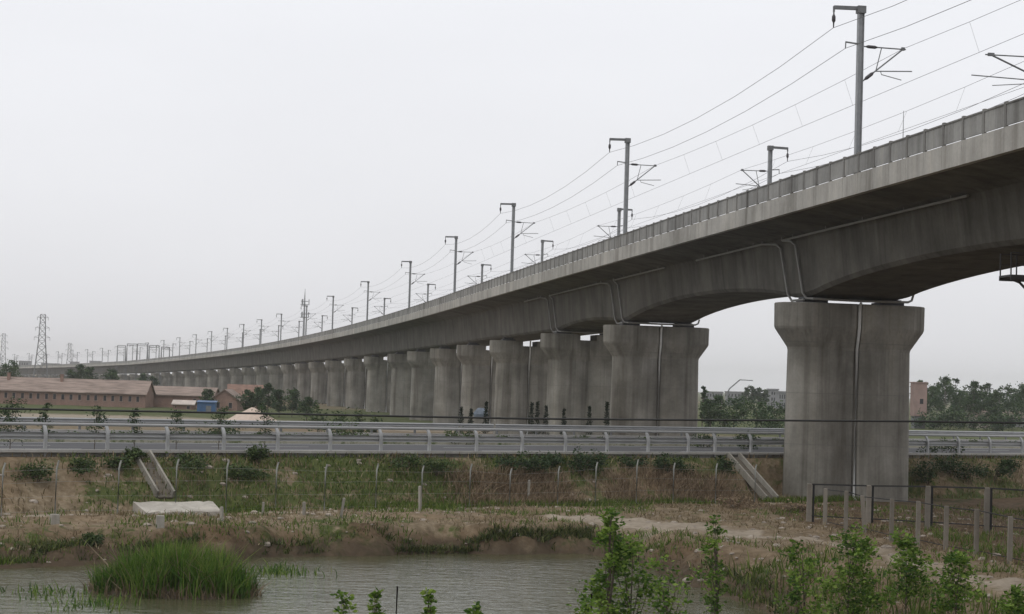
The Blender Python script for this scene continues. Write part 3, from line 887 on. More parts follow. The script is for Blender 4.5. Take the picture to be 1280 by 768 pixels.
for i, s in enumerate(MS):
    if i == 0: lab = 'grey catenary mast of the nearer row, standing beyond the right picture edge'
    elif i == 1: lab = 'tallest grey catenary mast, nearest the right edge in the nearer row'
    else: lab = 'grey catenary mast on the viaduct, %s from the right in the nearer row' % ORD[i-1]
    place_mast(s, -5.78, 0, lab, 'catenary masts of the nearer row')
for i, s in enumerate(MS):
    if i == 0: lab = 'grey catenary mast of the farther row, well beyond the right picture edge'
    elif i == 1: lab = 'mast of the farther row with only its bracket showing at the right edge'
    else: lab = 'grey catenary mast behind the far parapet, %s from the right in the farther row' % ORD[i-2]
    o = place_mast(s, 5.78, math.pi, lab, 'catenary masts of the farther row')
    if i == 1:                                       # long-reach bracket
        for ch in o.children:
            if ch.name.startswith('cantilever'): ch.scale.x = 2.05
def wire_pts(lat, dz, sag, seg=6, lim=None):
    pts = []
    for a, b in zip(MS[:-1], MS[1:]):
        if lim and a > lim: break
        for k in range(seg):
            f = k/seg; s = a+(b-a)*f
            pts.append(line(s, lat, MTOP+dz-sag*4*f*(1-f)))
    return pts
for side, row in ((-1, 'nearer'), (1, 'farther')):
    for lat, dz, sag, nm, lab in ((7.2, -0.98, 0.95, 'feeder_wire', 'topmost sagging feeder wire hung from the %s row of masts'),
                                  (6.55, -1.98, 0.8, 'return_wire', 'second sagging wire held by the short arms of the %s row of masts')):
        m = MB(); m.tube(wire_pts(side*lat, dz, sag), 0.014, 5, False)
        prop(m.build(nm, M['wire']), lab % row, 'wire', 'wires above the viaduct')
    root = empty('overhead_line', line(0, side*3.2, MTOP-3)); prop(root, 'overhead contact line with droppers over the %s track' % row, 'overhead line', 'wires above the viaduct')
    m = MB(); m.tube(wire_pts(side*3.5, -1.82, 0.35), 0.011, 5, False); under(m.build('messenger_wire', M['wire']), root)
    m = MB(); m.tube(wire_pts(side*3.0, -3.40, 0.0), 0.011, 5, False); under(m.build('contact_wire', M['wire']), root)
    for a, b in zip(MS[:4], MS[1:5]):
        for k in range(1, 6):
            f = k/6; s = a+(b-a)*f
            m = MB(); m.tube([line(s, side*3.0, MTOP-3.40), line(s, side*3.5, MTOP-1.82-0.35*4*f*(1-f))], 0.006, 4, False)
            under(m.build('dropper', M['wire']), root)
# slender rod on the parapet
p = line(-24.5, -6.3, TOP-1.0)
m = MB(); m.tube([(0, 0, 0), (0, 0, 2.4)], 0.02, 6, True, [0.025, 0.012]); m.box((0, 0, 0.05), (0.2, 0.2, 0.1)); o = m.build('lightning_rod', M['galv_dark']); o.location = p
prop(o, 'thin upright rod on the deck just right of the tallest mast', 'rod')
# steel inspection platform hung under the girder at the right edge
p = at_depth(1268, 346, 84.0)
root = empty('inspection_platform', p, heading(-30))
prop(root, 'dark steel inspection platform with railing hanging under the girder at right', 'platform')
m = MB(); m.box((1.4, 0, 0), (3.7, 1.2, 0.10)); m.box((1.4, -0.6, -0.08), (3.7, 0.08, 0.2)); m.box((1.4, 0.6, -0.08), (3.7, 0.08, 0.2)); m.build('floor', M['bearing'], root)
m = MB()
for x in (-0.42, 0.35, 1.15, 2.3, 3.2):
    for y in (-0.57, 0.57): m.bar((x, y, 0.05), (x, y, 1.05), 0.05)
for y in (-0.57, 0.57): m.bar((-0.42, y, 1.03), (3.2, y, 1.03), 0.05); m.bar((-0.42, y, 0.55), (3.2, y, 0.55), 0.03)
m.build('railing', M['bearing'], root)
m = MB()
for y in (-0.55, 0.55): m.tube([(0.1, y, -0.08), (0.5, y, -0.22), (0.8, y, -0.5), (0.95, y, -0.6), (1.5, y, -0.55)], 0.06, 6)
for x in (1.2, 2.9):
    for y in (-0.5, 0.5): m.bar((x, y, 0.0), (x, y, 1.9), 0.09)
m.build('bracket', M['bearing'], root)
M['red_cabinet'] = plain('dull_red_paint', (0.12, 0.02, 0.025), 0.5, 0, 0.2)
m = MB(); m.box((1.0, 0, 0.6), (0.55, 0.7, 1.1)); m.box((1.0, 0, 1.17), (0.62, 0.78, 0.05)); m.box((0.99, -0.36, 0.6), (0.4, 0.03, 0.85)); m.build('cabinet', M['red_cabinet'], root)

# ------------------------------------------------------------------ black cable across the view
pts = [at_depth(x, y, 62) for x, y in [(-900, 497), (-450, 504), (0, 511), (215, 515), (420, 519), (650, 523.5), (830, 525), (1000, 526), (1140, 527), (1280, 529), (1700, 534), (2200, 541)]]
fine = []
for i in range(len(pts)-1):
    for k in range(6): fine.append(pts[i].lerp(pts[i+1], k/6))
m = MB(); m.tube(fine, 0.034, 7, False)
prop(m.build('black_cable', M['cable']), 'thick black cable stretched across the whole view in front of the pier', 'cable')

# ------------------------------------------------------------------ drainage chutes, slabs, posts
def road_at(px, b, z):
    d = ray(px, 560); k = d.x/d.y                       # point of the line b = const under bearing k
    a = (k*(RA[1]+RN[1]*b) - (RA[0]+RN[0]*b))/(RD[0]-k*RD[1])
    return road(a, b, z)
def chute(pxa, pxb, b1, label, w=0.78):
    A, B = road_at(pxa, -0.45, 0), road_at(pxb, b1, 0)
    A.z, B.z = gz(A.x, A.y)+0.16, gz(B.x, B.y)+0.2
    root = empty('drainage_chute', B); prop(root, label, 'drain channel', 'concrete chutes down the embankment')
    d = (B-A).normalized(); s = d.cross(Vector((0, 0, 1))).normalized()
    for sg in (-1, 1):
        m = MB(); m.bar(A+s*sg*w/2-B, B+s*sg*w/2-B, 0.10, 0.40); m.build('side_wall', M['chute'], root)
    m = MB(); m.bar(A-B+Vector((0, 0, -0.15)), Vector((0, 0, -0.15)), w-0.104, 0.1); m.build('channel_bed', M['mud_bed'], root)
chute(177, 209, -3.4, 'pale concrete drainage chute down the slope above the bleached slab')
chute(917, 966, -4.2, 'concrete drainage chute down the slope just left of the big pier')
C = [road_at(x, b, 0) for x, b in ((170, -4.7), (270, -4.7), (281, -6.6), (188, -6.6))]
m = MB()
top = []
bot = []
n = 14
E0 = [C[0].lerp(C[1], k/n) for k in range(n+1)]; E1 = [C[3].lerp(C[2], k/n) for k in range(n+1)]
r_ = np.random.default_rng(4)
zs = max(gz(q.x, q.y) for q in E1) + 0.10
for q, dz in [(q, 0.30) for q in E0] + [(q, 0.0) for q in E1[::-1]]:
    j = Vector((r_.normal()*0.06, r_.normal()*0.10, 0)); top.append(Vector((q.x, q.y, zs+dz+r_.normal()*0.02))+j); bot.append(Vector((q.x, q.y, zs+dz-0.4))+j)
N_ = len(top)
m.add(top + bot, [tuple(range(N_))] + [(k, (k+1) % N_, N_+(k+1) % N_, N_+k) for k in range(N_)])
prop(m.build('concrete_slab', M['slab']), 'bleached broken-edged concrete slab at the foot of the left drainage chute', 'slab')

# stubby leftover posts and blocks along the path
stub = [(115,640,662,'st'),(166,647,664,'st'),(277,638,655,'st'),(328,628,646,'st'),(380,628,645,'st'),(426,622,647,'lean'),(525,609,640,'st'),(571,615,632,'st'),(615,609,632,'st'),(660,606,632,'st')]
m = MB(); m.box((0, 0, 0.36), (0.11, 0.11, 0.95)); m.add([(-0.055,-0.055,0.835),(0.055,-0.055,0.835),(0.055,0.055,0.835),(-0.055,0.055,0.835),(0,0,0.87)], [(0,1,4),(1,2,4),(2,3,4),(3,0,4)])
sme = m.mesh('short_post', M['chute'])
for i, (x, yt, yb, k) in enumerate(stub):
    p = on_ground(x, yb)
    o = bpy.data.objects.new('short_post', sme); COL.objects.link(o); o.location = p
    o.scale = (1, 1, max(0.5, (yb-yt)/F_PX*p.y/0.85)); o.rotation_euler = (random.uniform(-.06, .06), 0.14 if k == 'lean' else random.uniform(-.05, .05), random.random())
    prop(o, 'short pale concrete post beside the path, %s from the left' % ORD[i], 'post', 'short pale posts along the path')
for i, (x, yt, yb) in enumerate([(145, 648, 661), (200, 644, 658), (68, 643, 655)]):
    p = on_ground(x, yb); w = 9.5/F_PX*p.y
    m = MB(); h = (yb-yt)/F_PX*p.y
    m.loft([[(-w/2*k,-w/2*k,z),(w/2*k,-w/2*k,z),(w/2*k,w/2*k,z),(-w/2*k,w/2*k,z)] for z, k in ((-0.2,1.04),(h-0.04,1.0),(h,0.93))])
    o = m.build('concrete_block', M['chute']); o.location = p; o.rotation_euler = (0, 0, 0.3*i)
    prop(o, ['grey concrete block on the bank, middle one of three', 'grey concrete block on the bank, just below the bleached slab', 'grey concrete block on the bank, nearest the left edge'][i], 'block', 'concrete blocks on the bank')

# tall thin mesh fence along the foot of the slope
root = empty('mesh_fence', road_at(527, -5.0, gz(*road_at(527, -5.0, 0)[:2]))); prop(root, 'thin wire fence on slender grey-green posts along the foot of the embankment', 'fence')
FP = [(5,650,583),(72,645,578),(150,643,577),(222,641,572),(285,638,572),(347,633,573),(408,632,574),(472,632,575),(529,631,578),(589,631,576),(639,631,583),(699,631,581),(746,631,575),(797,631,573),(843,634,583),(896,630,579),(945,628,580)]
tops, feet = [], []
for x, yb, yt in FP:
    p = road_at(x, -5.0, 0); p.z = gz(p.x, p.y); h = (yb-yt)/F_PX*p.y; q = p-root.location
    m = MB(); m.tube([q+Vector((0,0,-0.3)), q+Vector((0,0,h*0.85)), q+Vector((0.03,0.05,h*0.93)), q+Vector((0.07,0.05,h))], 0.042, 6)
    m.build('post', M['mesh_post'], root); tops.append(q+Vector((0,0,h*0.84))); feet.append(q+Vector((0,0,0.15)))
m = MB()
for f in (0.0, 0.35, 0.7, 1.0):
    m.tube([a.lerp(b, f) for a, b in zip(feet, tops)], 0.004, 4, False)
m.build('wire', M['mesh_post'], root)

# fenced plot by the big pier
root = empty('plot_fence', on_ground(1010, 652)); prop(root, 'dark-railed fence on stout concrete posts in front of the big pier', 'fence')
BP = [(1011,605,652),(1085,607,656),(1159,608,660),(1233,610,665)]
feet = []
for x, yt, yb in BP: p = on_z(x, yb, -6.2); feet.append((p, (yb-yt)/F_PX*p.y))
d = feet[-1][0]-feet[-2][0]
feet += [(feet[3][0]+d, feet[3][1]), (feet[3][0]+d*2, feet[3][1]), (feet[3][0]+d*3, feet[3][1])]
for p, h in feet:
    q = p-root.location; g = gz(p.x, p.y)-root.location.z
    m = MB(); m.loft([[(q.x-w,q.y-w,z),(q.x+w,q.y-w,z),(q.x+w,q.y+w,z),(q.x-w,q.y+w,z)] for z, w in ((min(g, q.z)-0.3,0.115),(q.z+h-0.03,0.11),(q.z+h,0.085))]); m.build('post', M['fence_post'], root)
    m = MB(); m.bar((q.x+0.2, q.y+0.02, q.z-0.2), (q.x+0.2, q.y+0.02, q.z+h-0.02), 0.09); m.build('steel_upright', M['black_rail'], root)
for i in range(len(feet)-1):
    a, b = feet[i][0]-root.location, feet[i+1][0]-root.location; h0, h1 = feet[i][1], feet[i+1][1]
    m = MB(); m.bar(a+Vector((0.1,-0.02,h0-0.03)), b+Vector((-0.12,-0.02,h1-0.03)), 0.07); m.build('rail', M['black_rail'], root)
    m = MB(); m.bar(a+Vector((0.1,-0.02,0.28)), b+Vector((-0.12,-0.02,0.28)), 0.05)
    m.build('rail', M['black_rail'], root)
root = empty('post_fence', on_z(1031, 658, -6.2)); prop(root, 'row of bare slim concrete fence posts with wires along the sandy track', 'fence')
FR = [(1031,611,658,0),(1057,614,665,0),(1081,620,667,-0.09),(1114,624,676,0),(1147,627,682,0),(1182,633,690,0),(1220,637,696,0),(1262,646,705,0)]
tops = []; mids = []
ext = []
for x, yt, yb, ln in FR:
    p = on_z(x, yb, -6.2); ext.append((p, (yb-yt)/F_PX*p.y, ln))
d = ext[-1][0]-ext[-2][0]
for k in range(1, 5): ext.append((ext[7][0]+d*k, ext[7][1], 0))
for p, h, ln in ext:
    q = p-root.location; g = min(gz(p.x, p.y)-root.location.z, q.z)
    m = MB(); secs = []
    for z, w in ((g-0.3, 0.085), (q.z+h-0.02, 0.08), (q.z+h, 0.06)):
        dx = ln*(z-q.z); secs.append([(q.x-w+dx,q.y-w,z),(q.x+w+dx,q.y-w,z),(q.x+w+dx,q.y+w,z),(q.x-w+dx,q.y+w,z)])
    m.loft(secs); m.build('post', M['fence_post'], root)
    tops.append(q+Vector((ln*h,-0.0,h-0.06))); mids.append(q+Vector((ln*h*0.4,0,h*0.12)))
for lst, r in ((tops, 0.022), (mids, 0.018)):
    pts = [l_+Vector((0.095,0,0)) for l_ in lst]
    m = MB(); m.tube(pts, r, 5, False); m.build('wire', M['black_rail'], root)


# ------------------------------------------------------------------ grass, reeds, dry growth
def scatter_ab(n, a0, a1, b0, b1, dens, r=rng):
    a = a0 + (a1-a0)*r.random(n); b = b0 + (b1-b0)*r.random(n)
    x = RA[0] + RD[0]*a + RN[0]*b; y = RA[1] + RD[1]*a + RN[1]*b
    k = r.random(n) < dens(a, b, x, y)
    x, y, a = x[k], y[k], a[k]
    return np.stack([x, y, ground(x, y)], 1), a
# green growth on the slope
def dens_slope(a, b, x, y):
    fresh = np.exp(-((a-18.5)/3.5)**2-((b+2.6)/1.2)**2)*0.6
    d = np.clip((fbm(a*0.12, b*0.3, 21.0)-0.40)*3.2, 0, 1)*fbm(a*0.5, b*0.7, 4.0)*1.7
    return np.clip(d*0.75 + fresh + 0.05*sstep(10, 16, a)*(1-sstep(34, 44, a)) + 0.06*sstep(60, 66, a), 0.02, 1)*(1-0.75*np.exp(-((a-6.5)/1.2)**2))
B, a_ = scatter_ab(34000, -14, 100, -4.6, -0.35, dens_slope)
prop(blades('slope_grass', B, 0.10+0.28*rng.random(len(B))**2, 0.05, M['slope_grass'], 0.8), kind='stuff')
# dry straw on the slope
B, a_ = scatter_ab(22000, -14, 100, -4.4, -0.3, lambda a, b, x, y: np.clip(fbm(a*0.25, b*0.4, 61.0)*1.5-0.35, 0.03, 1))
prop(blades('dry_slope_grass', B, 0.15+0.25*rng.random(len(B)), 0.05, M['dry'], 0.6), kind='stuff')
# band of dead brown brush on the lower slope
B, a_ = scatter_ab(17000, 21.5, 43, -4.9, -2.0, lambda a, b, x, y: np.clip((fbm(a*0.35, b*0.4, 71.0)-0.3)*3.0, 0, 1)*sstep(21.5, 25, a)*(1-sstep(40, 43.5, a)))
prop(blades('dead_brush', B, 0.2+0.5*rng.random(len(B)), 0.04, M['brush'], 0.9), kind='stuff')
# fresh green strip at the toe
B, a_ = scatter_ab(9000, -14, 52, -5.3, -4.1, lambda a, b, x, y: np.clip((fbm(a*0.2, a*0, 3.0)-0.30)*3.0, 0, 1))
prop(blades('toe_grass', B, 0.15+0.25*rng.random(len(B)), 0.05, M['grass'], 0.4), kind='stuff')
# terrace and pond bank
n = 150000
x = -26 + 58*rng.random(n); y = 54 + 52*rng.random(n)
a, b = road_ab(x, y); u = x/y; ds = np.interp(u, SHU, SHD); dc = np.interp(u, CRU, CRD)
tr_d = np.full(n, 1e9)
for i in range(len(TR)-1):
    A_, B_ = np.array(TR[i][:2]), np.array(TR[i+1][:2]); d_ = B_-A_; l2 = d_@d_
    tt = np.clip(((x-A_[0])*d_[0]+(y-A_[1])*d_[1])/l2, 0, 1); tr_d = np.minimum(tr_d, np.hypot(x-A_[0]-tt*d_[0], y-A_[1]-tt*d_[1]))
land = (b < -4.8) & (y > ds+0.35) & (tr_d > np.where(u < 0.135, 2.6, 1.3))
nz_ = fbm(x*0.35, y*0.35, 33.0); nz2 = fbm(x*0.3, y*0.3, 81.0)
bankz = np.exp(-((y-ds-1.2)/1.6)**2)
kg = land & (rng.random(n) < np.clip((nz_-0.48)*3.0 + 0.5*bankz*(nz_ > 0.42), 0.0, 1))
kd = land & ~kg & (rng.random(n) < np.clip((nz2-0.34)*1.8 + 0.15*bankz, 0.02, 0.8))
G_ = np.stack([x[kg], y[kg], ground(x[kg], y[kg])], 1); D_ = np.stack([x[kd], y[kd], ground(x[kd], y[kd])], 1)
prop(blades('bank_grass', G_, 0.10+0.30*rng.random(len(G_))**2, 0.045, M['grass'], 0.9), kind='stuff')
prop(blades('dry_bank_grass', D_, 0.07+0.2*rng.random(len(D_))**2, 0.045, M['dry'], 1.3), kind='stuff')
# growth hanging over the cut edge of the pond bank
n = 10500
u_ = SHU[0] + (0.16-SHU[0])*rng.random(n); ds = np.interp(u_, SHU, SHD); dc = np.maximum(np.interp(u_, CRU, CRD), ds+1.2)
y = ds + (0.30+0.10*rng.normal(size=n))*(dc-ds); x = u_*y
k = rng.random(n) < np.clip((fbm(x*0.45, x*0+3.0, 19.0)-0.34)*3.5, 0.03, 1)
E_ = np.stack([x[k], y[k], ground(x[k], y[k])], 1)
prop(blades('bank_edge_growth', E_, 0.10+0.32*rng.random(len(E_))**2, 0.05, M['edge_grass'], 1.1), kind='stuff')
# fallen stones and clods on the bare ground
mb = MB()
r_ = np.random.default_rng(8)
for k in range(1300):
    x_ = -24 + 52*r_.random(); y_ = 58 + 46*r_.random(); a_, b_ = road_ab(x_, y_); u_ = x_/y_
    if b_ > -0.6 or y_ < np.interp(u_, SHU, SHD)+0.3: continue
    s_ = 0.04 + 0.13*r_.random()**3; z_ = gz(x_, y_)
    vs = []
    for dz, rr in ((-0.4, 0.9), (0.15, 1.0), (0.6, 0.55)):
        for q in range(6):
            an = q*math.pi/3 + 0.3*r_.random(); f = rr*(0.75+0.5*r_.random()); vs.append((x_+math.cos(an)*s_*f*1.3, y_+math.sin(an)*s_*f, z_+dz*s_))
    mb.add(vs, [tuple(range(5,-1,-1)), tuple(range(12,18))] + [(l*6+q, l*6+(q+1)%6, (l+1)*6+(q+1)%6, (l+1)*6+q) for l in range(2) for q in range(6)])
M['stone'] = plain('pale_stone', (0.30, 0.26, 0.22), 0.9, 0, 0.4, 4)
prop(mb.build('loose_stones', M['stone']), kind='stuff')

# reed bed standing in the pond
rc = on_z(217, 741, WATER)
root = empty('reed_bed', (rc.x, rc.y, WATER)); prop(root, 'dense clump of tall green reeds standing in the pond at left', 'reeds')
NT_, PB = 95, 62
tc = rng.random(NT_)*6.283; tr_ = np.sqrt(rng.random(NT_))
tx, ty = np.cos(tc)*tr_*2.6, np.sin(tc)*tr_*1.55
th_ = np.interp(tx, [-2.8, -2.2, -1.4, 0.2, 1.6, 2.3, 2.8], [0.65, 1.1, 1.5, 1.8, 1.6, 1.25, 0.7])*(0.72+0.45*rng.random(NT_))*(1-0.25*tr_**3)
tt_ = 0.25+0.5*rng.random(NT_)
sp = rng.normal(size=(NT_, PB, 2))*0.20
lx = (tx[:,None]+sp[:,:,0]).ravel(); ly = (ty[:,None]+sp[:,:,1]).ravel()
hh = (th_[:,None]*(0.45+0.6*rng.random((NT_, PB))**0.7)).ravel()
n = len(lx)
blades('blade', np.stack([lx, ly, np.full(n, -0.3)], 1), hh+0.3, 0.055, M['reed'], 0.34, root, tone=np.clip(np.repeat(tt_, PB)+0.3*(hh/1.5-0.6), 0, 1))['kind'] = 'stuff'
k = rng.integers(0, n, 420)                              # bent and broken stems
blades('bent_blade', np.stack([lx[k], ly[k], np.full(420, -0.2)], 1), hh[k]*1.05+0.2, 0.05, M['reed_dry'], 0.75, root)['kind'] = 'stuff'
n = 1500
th = rng.random(n)*6.283; rr = np.sqrt(0.35+0.65*rng.random(n)); lx = np.cos(th)*rr*2.95; ly = np.sin(th)*rr*1.9
blades('dead_blade', np.stack([lx, ly, np.full(n, -0.2)], 1), 0.3+0.5*rng.random(n), 0.045, M['reed_dry'], 0.7, root)['kind'] = 'stuff'
mb = MB()
secs = []
for z, k in ((-1.0, 1.25), (-0.05, 1.05), (0.10, 0.9), (0.22, 0.5)):
    secs.append([(math.cos(q*0.3307)*2.75*k*(1+0.06*math.sin(q*2.1)), math.sin(q*0.3307)*1.75*k*(1+0.08*math.sin(q*1.7)), z) for q in range(19)])
mb.loft(secs, smooth=True); M['mud'] = plain('wet_mud', (0.06, 0.045, 0.032), 0.7, 0, 0.3)
mb.build('mud_hummock', M['mud'], root)
# thin sprouts round the reed bed and beside the shore
n = 520
lx = rng.normal(size=n)*1.0; ly = rng.normal(size=n)*0.7
c1 = on_z(345, 716, WATER); c2 = on_z(62, 742, WATER); c3 = on_z(120, 757, WATER)
cs = np.array([[c1.x, c1.y]]*260 + [[c2.x, c2.y]]*110 + [[c3.x, c3.y]]*150)
prop(blades('water_weeds', np.stack([cs[:,0]+lx*0.7, cs[:,1]+ly*1.2, np.full(n, WATER-0.1)], 1), 0.15+0.35*rng.random(n), 0.05, M['reed'], 0.8), kind='stuff')

# rank weeds on the steep bank at lower right
n = 5000
px_ = 860 + 470*rng.random(n); D_ = 44 + 28*rng.random(n)
x = np.array([ray(float(q), 486).x/ray(float(q), 486).y for q in px_])*D_
y = D_; u = x/y; ds = np.interp(u, SHU, SHD); dc = np.interp(u, CRU, CRD)
k = (y > ds-0.2) & (y < dc-0.8) & (rng.random(n) < np.clip((fbm(x*0.5, y*0.5, 14.0)-0.38)*4.0, 0, 1))
W_ = np.stack([x[k], y[k], ground(x[k], y[k])], 1)
prop(blades('bank_weeds', W_, 0.25+0.65*rng.random(len(W_))**1.5, 0.05, M['grass'], 0.5), kind='stuff')

# ------------------------------------------------------------------ bushes
def px_bush(lst, label, group, mat, size=0.13, seed=0, name='bush', nleaf=800):
    lst = sorted(lst)
    for i, (x, yb, hp, wp) in enumerate(lst):
        p = on_ground(x, yb) if yb > 600 or x > 1150 else None
        if p is None or p.y > 130:
            a = None
            d = ray(x, yb)                                  # walk the view ray down onto the slope
            for k in range(3000):
                D = 60 + k*0.03; q = d*(D/d.y)
                if q.z <= gz(q.x, q.y): p = q; break
        h, w = hp/F_PX*p.y*1.55, wp/F_PX*p.y*1.15
        o = bush(name, (p.x, p.y, gz(p.x, p.y)), h, w, size, nleaf, mat, seed+i)
        prop(o, label % ORD[i], 'bush', group)
px_bush([(45,600,16,50),(100,592,14,45),(150,588,14,40),(168,574,10,24),(240,588,18,56),(270,602,18,60),(300,600,15,50),(322,578,18,26)], 'low dark green bush on the left part of the slope, %s from the left', 'bushes on the left part of the slope', M['leaf_bush'], 0.13, 100)
px_bush([(440,602,20,60),(505,585,12,50),(545,592,14,44),(575,608,18,34)], 'green bush on the middle of the slope, %s from the left', 'bushes on the middle of the slope', M['leaf_bush'], 0.13, 140)
px_bush([(640,588,16,44),(665,592,18,36),(692,584,14,40),(725,592,22,34),(742,588,20,28),(790,584,12,40),(826,592,18,30),(852,598,18,34),(878,612,18,34),(905,592,14,24),(932,606,20,26)], 'dark bush above the dry brush left of the big pier, %s from the left', 'bushes above the dry brush', M['leaf_dark'], 0.13, 170)
px_bush([(1160,604,22,36),(1186,594,18,36),(1178,616,18,44),(1213,604,24,44),(1240,600,16,36),(1264,590,12,30)], 'dark bush on the slope right of the big pier, %s from the left', 'bushes right of the big pier', M['leaf_dark'], 0.14, 200)
px_bush([(45,702,14,60),(100,690,18,24),(185,660,13,30),(120,662,10,24)], 'small green bush on the pond bank left of the reeds, %s from the left', 'bushes on the left pond bank', M['leaf_bush'], 0.12, 230)
px_bush([(340,690,16,44),(365,678,11,18),(408,690,12,34),(470,688,14,36),(508,684,34,44),(560,686,18,56),(620,690,9,40)], 'small green bush on the pond bank right of the reeds, %s from the left', 'bushes on the right pond bank', M['leaf_bush'], 0.12, 260)
px_bush([(742,688,26,34),(875,700,16,40),(942,742,44,64),(985,752,34,54),(905,742,30,44)], 'bush on the steep bank near the saplings, %s from the left', 'bushes on the steep bank', M['leaf_bush'], 0.12, 290)
px_bush([(938,636,12,60),(1000,640,9,40)], 'dry brown bush at the foot of the big pier, %s from the left', 'dry bushes by the big pier', M['brush'], 0.12, 310, 'dry_bush')

r_ = np.random.default_rng(77)
a_list = sorted([q for q in np.arange(-14, 96, 3.1) + r_.normal(size=36)*0.7])
for i, a_ in enumerate(a_list):
    p = road(a_, 14.6+r_.normal()*0.3, ROAD_Z+0.14); hh = 0.3+0.3*r_.random()
    o = bush('shrub', p, hh, 0.9+1.0*r_.random(), 0.13, 160, M['leaf_bush'], 900+i)
    prop(o, 'small green shrub planted on the highway median, %s from the left' % ORD[i], 'shrub', 'shrubs on the median')

# ------------------------------------------------------------------ saplings
def sap(px, ytop, D, wpx, label, seed, n=420, leaf=0.16, cat='sapling', kind='sapling', mat='leaf', name='sapling', trunk_h=0.18, base=None, lobes=11, grp='saplings in the foreground'):
    tp = at_depth(px, ytop, D)
    z = gz(tp.x, tp.y) if base is None else base
    h = (tp.z - z)/0.97
    o = tree_mesh(name, (tp.x, tp.y, z), h, wpx/F_PX*D, leaf*0.76, int(n*3.4), M[mat], M['bark'], seed, trunk_h, kind, lobes+7, max(0.018, h*0.009))
    prop(o, label, cat, grp); return o
sap(762, 630, 45.0, 46, 'tall leafy sapling rising from the bottom edge over the pond', 1, 620, 0.15, trunk_h=0.25, lobes=12)
sap(790, 672, 45.6, 92, 'wide bushy sapling over the pond, right of the tallest sapling', 2, 950, 0.15, lobes=14)
sap(832, 694, 44.6, 60, 'low spreading sapling over the pond with drooping branches', 32, 330, 0.14, lobes=10)
for i, (px, yt, yb, w, n) in enumerate([(901, 643, 742, 36, 320), (1010, 678, 785, 44, 420), (1062, 664, 790, 62, 760), (1134, 668, 775, 46, 480), (1196, 690, 785, 54, 480), (1276, 738, 790, 40, 260)]):
    p = on_ground(px, yb)
    o = sap(px, yt, p.y, w, ['slender leafy sapling on the bank, left of the others at lower right', 'leafy sapling on the bank, second of the lower right group', 'broadest bright green sapling on the bank at lower right', 'leafy sapling on the bank in front of the slim fence posts', 'leafy sapling beside the sandy track at lower right', 'sapling cut by the right picture edge beside the track'][i], 40+i, n, 0.16)
for i, (px, yt, w, D) in enumerate([(434, 742, 20, 38.5), (472, 738, 12, 37.5), (541, 738, 12, 37.0), (592, 758, 14, 38.0), (738, 744, 26, 41)]):
    sap(px, yt, D, w, 'thin sprout poking up at the bottom edge over the pond, %s from the left' % ORD[i], 60+i, 46, 0.15, cat='sprout', name='sprout', lobes=6, grp='sprouts at the bottom edge', trunk_h=0.6)
for i, (px, yt, D) in enumerate([(496, 733, 38.0), (739, 742, 42.0)]):
    tp = at_depth(px, yt, D); z = gz(tp.x, tp.y); m = MB()
    m.tube([(0.03, 0, -0.2), (0, 0, (tp.z-z)*0.5), (0.012, 0, tp.z-z)], 0.03, 6, True, [0.04, 0.032, 0.02])
    o = m.build('bare_stem', M['bark']); o.location = (tp.x, tp.y, z)
    prop(o, ['bare dark stem sticking up at the bottom edge in mid pond', 'bare dark stem beside the foot of the tall sapling'][i], 'stem')
# young trees on the shoulder of the highway, reaching the cable
for i, (px, yt, w, D0) in enumerate([(15, 500, 26, 0), (57, 503, 14, 0), (120, 508, 18, 0), (170, 509, 14, 0), (222, 513, 16, 0), (275, 509, 20, 0), (333, 505, 20, 0)]):
    d = ray(px, 566); p = None
    for k in range(2500):
        D = 70 + k*0.02; q = d*(D/d.y)
        if q.z <= gz(q.x, q.y): p = q; break
    sap(px, yt, p.y, w*1.25, 'thin young tree at the highway edge on the left, %s from the left' % ORD[i], 80+i, 190 if i else 400, 0.125, cat='young tree', mat='leaf_dark', name='young_tree', lobes=9, grp='young trees along the highway edge', trunk_h=0.25)

# ------------------------------------------------------------------ beyond the highway: little conifers
for i, (px, yt, yb) in enumerate([(577, 510, 521), (589, 512, 521), (608, 503, 521), (665, 504, 524), (672, 503, 524), (683, 508, 524), (705, 512, 527), (737, 509, 528), (759, 503, 528)]):
    D = 154 + (i % 3); tp = at_depth(px, yt, D); z = gz(tp.x, tp.y)
    r_ = np.random.default_rng(300+i); h = tp.z-z
    root = empty('conifer_shrub', (tp.x, tp.y, z))
    m = MB(); m.tube([(0, 0, -0.2), (0, 0, h*0.8)], 0.06, 6, True, [0.07, 0.02]); m.build('trunk', M['bark'], root)
    q = r_.random(900)**0.8; an = r_.random(900)*6.28; rd = 0.46*(1-q)*(0.45+0.55*r_.random(900))+0.03
    P = np.stack([np.cos(an)*rd, np.sin(an)*rd, h*(0.12+0.88*q)], 1)
    foliage('crown', P, 0.14, M['conifer'], root, r_, 0.5, 0.7)
    prop(root, 'small dark conifer behind the far guardrail, %s from the left' % ORD[i], 'conifer', 'small conifers before the piers')

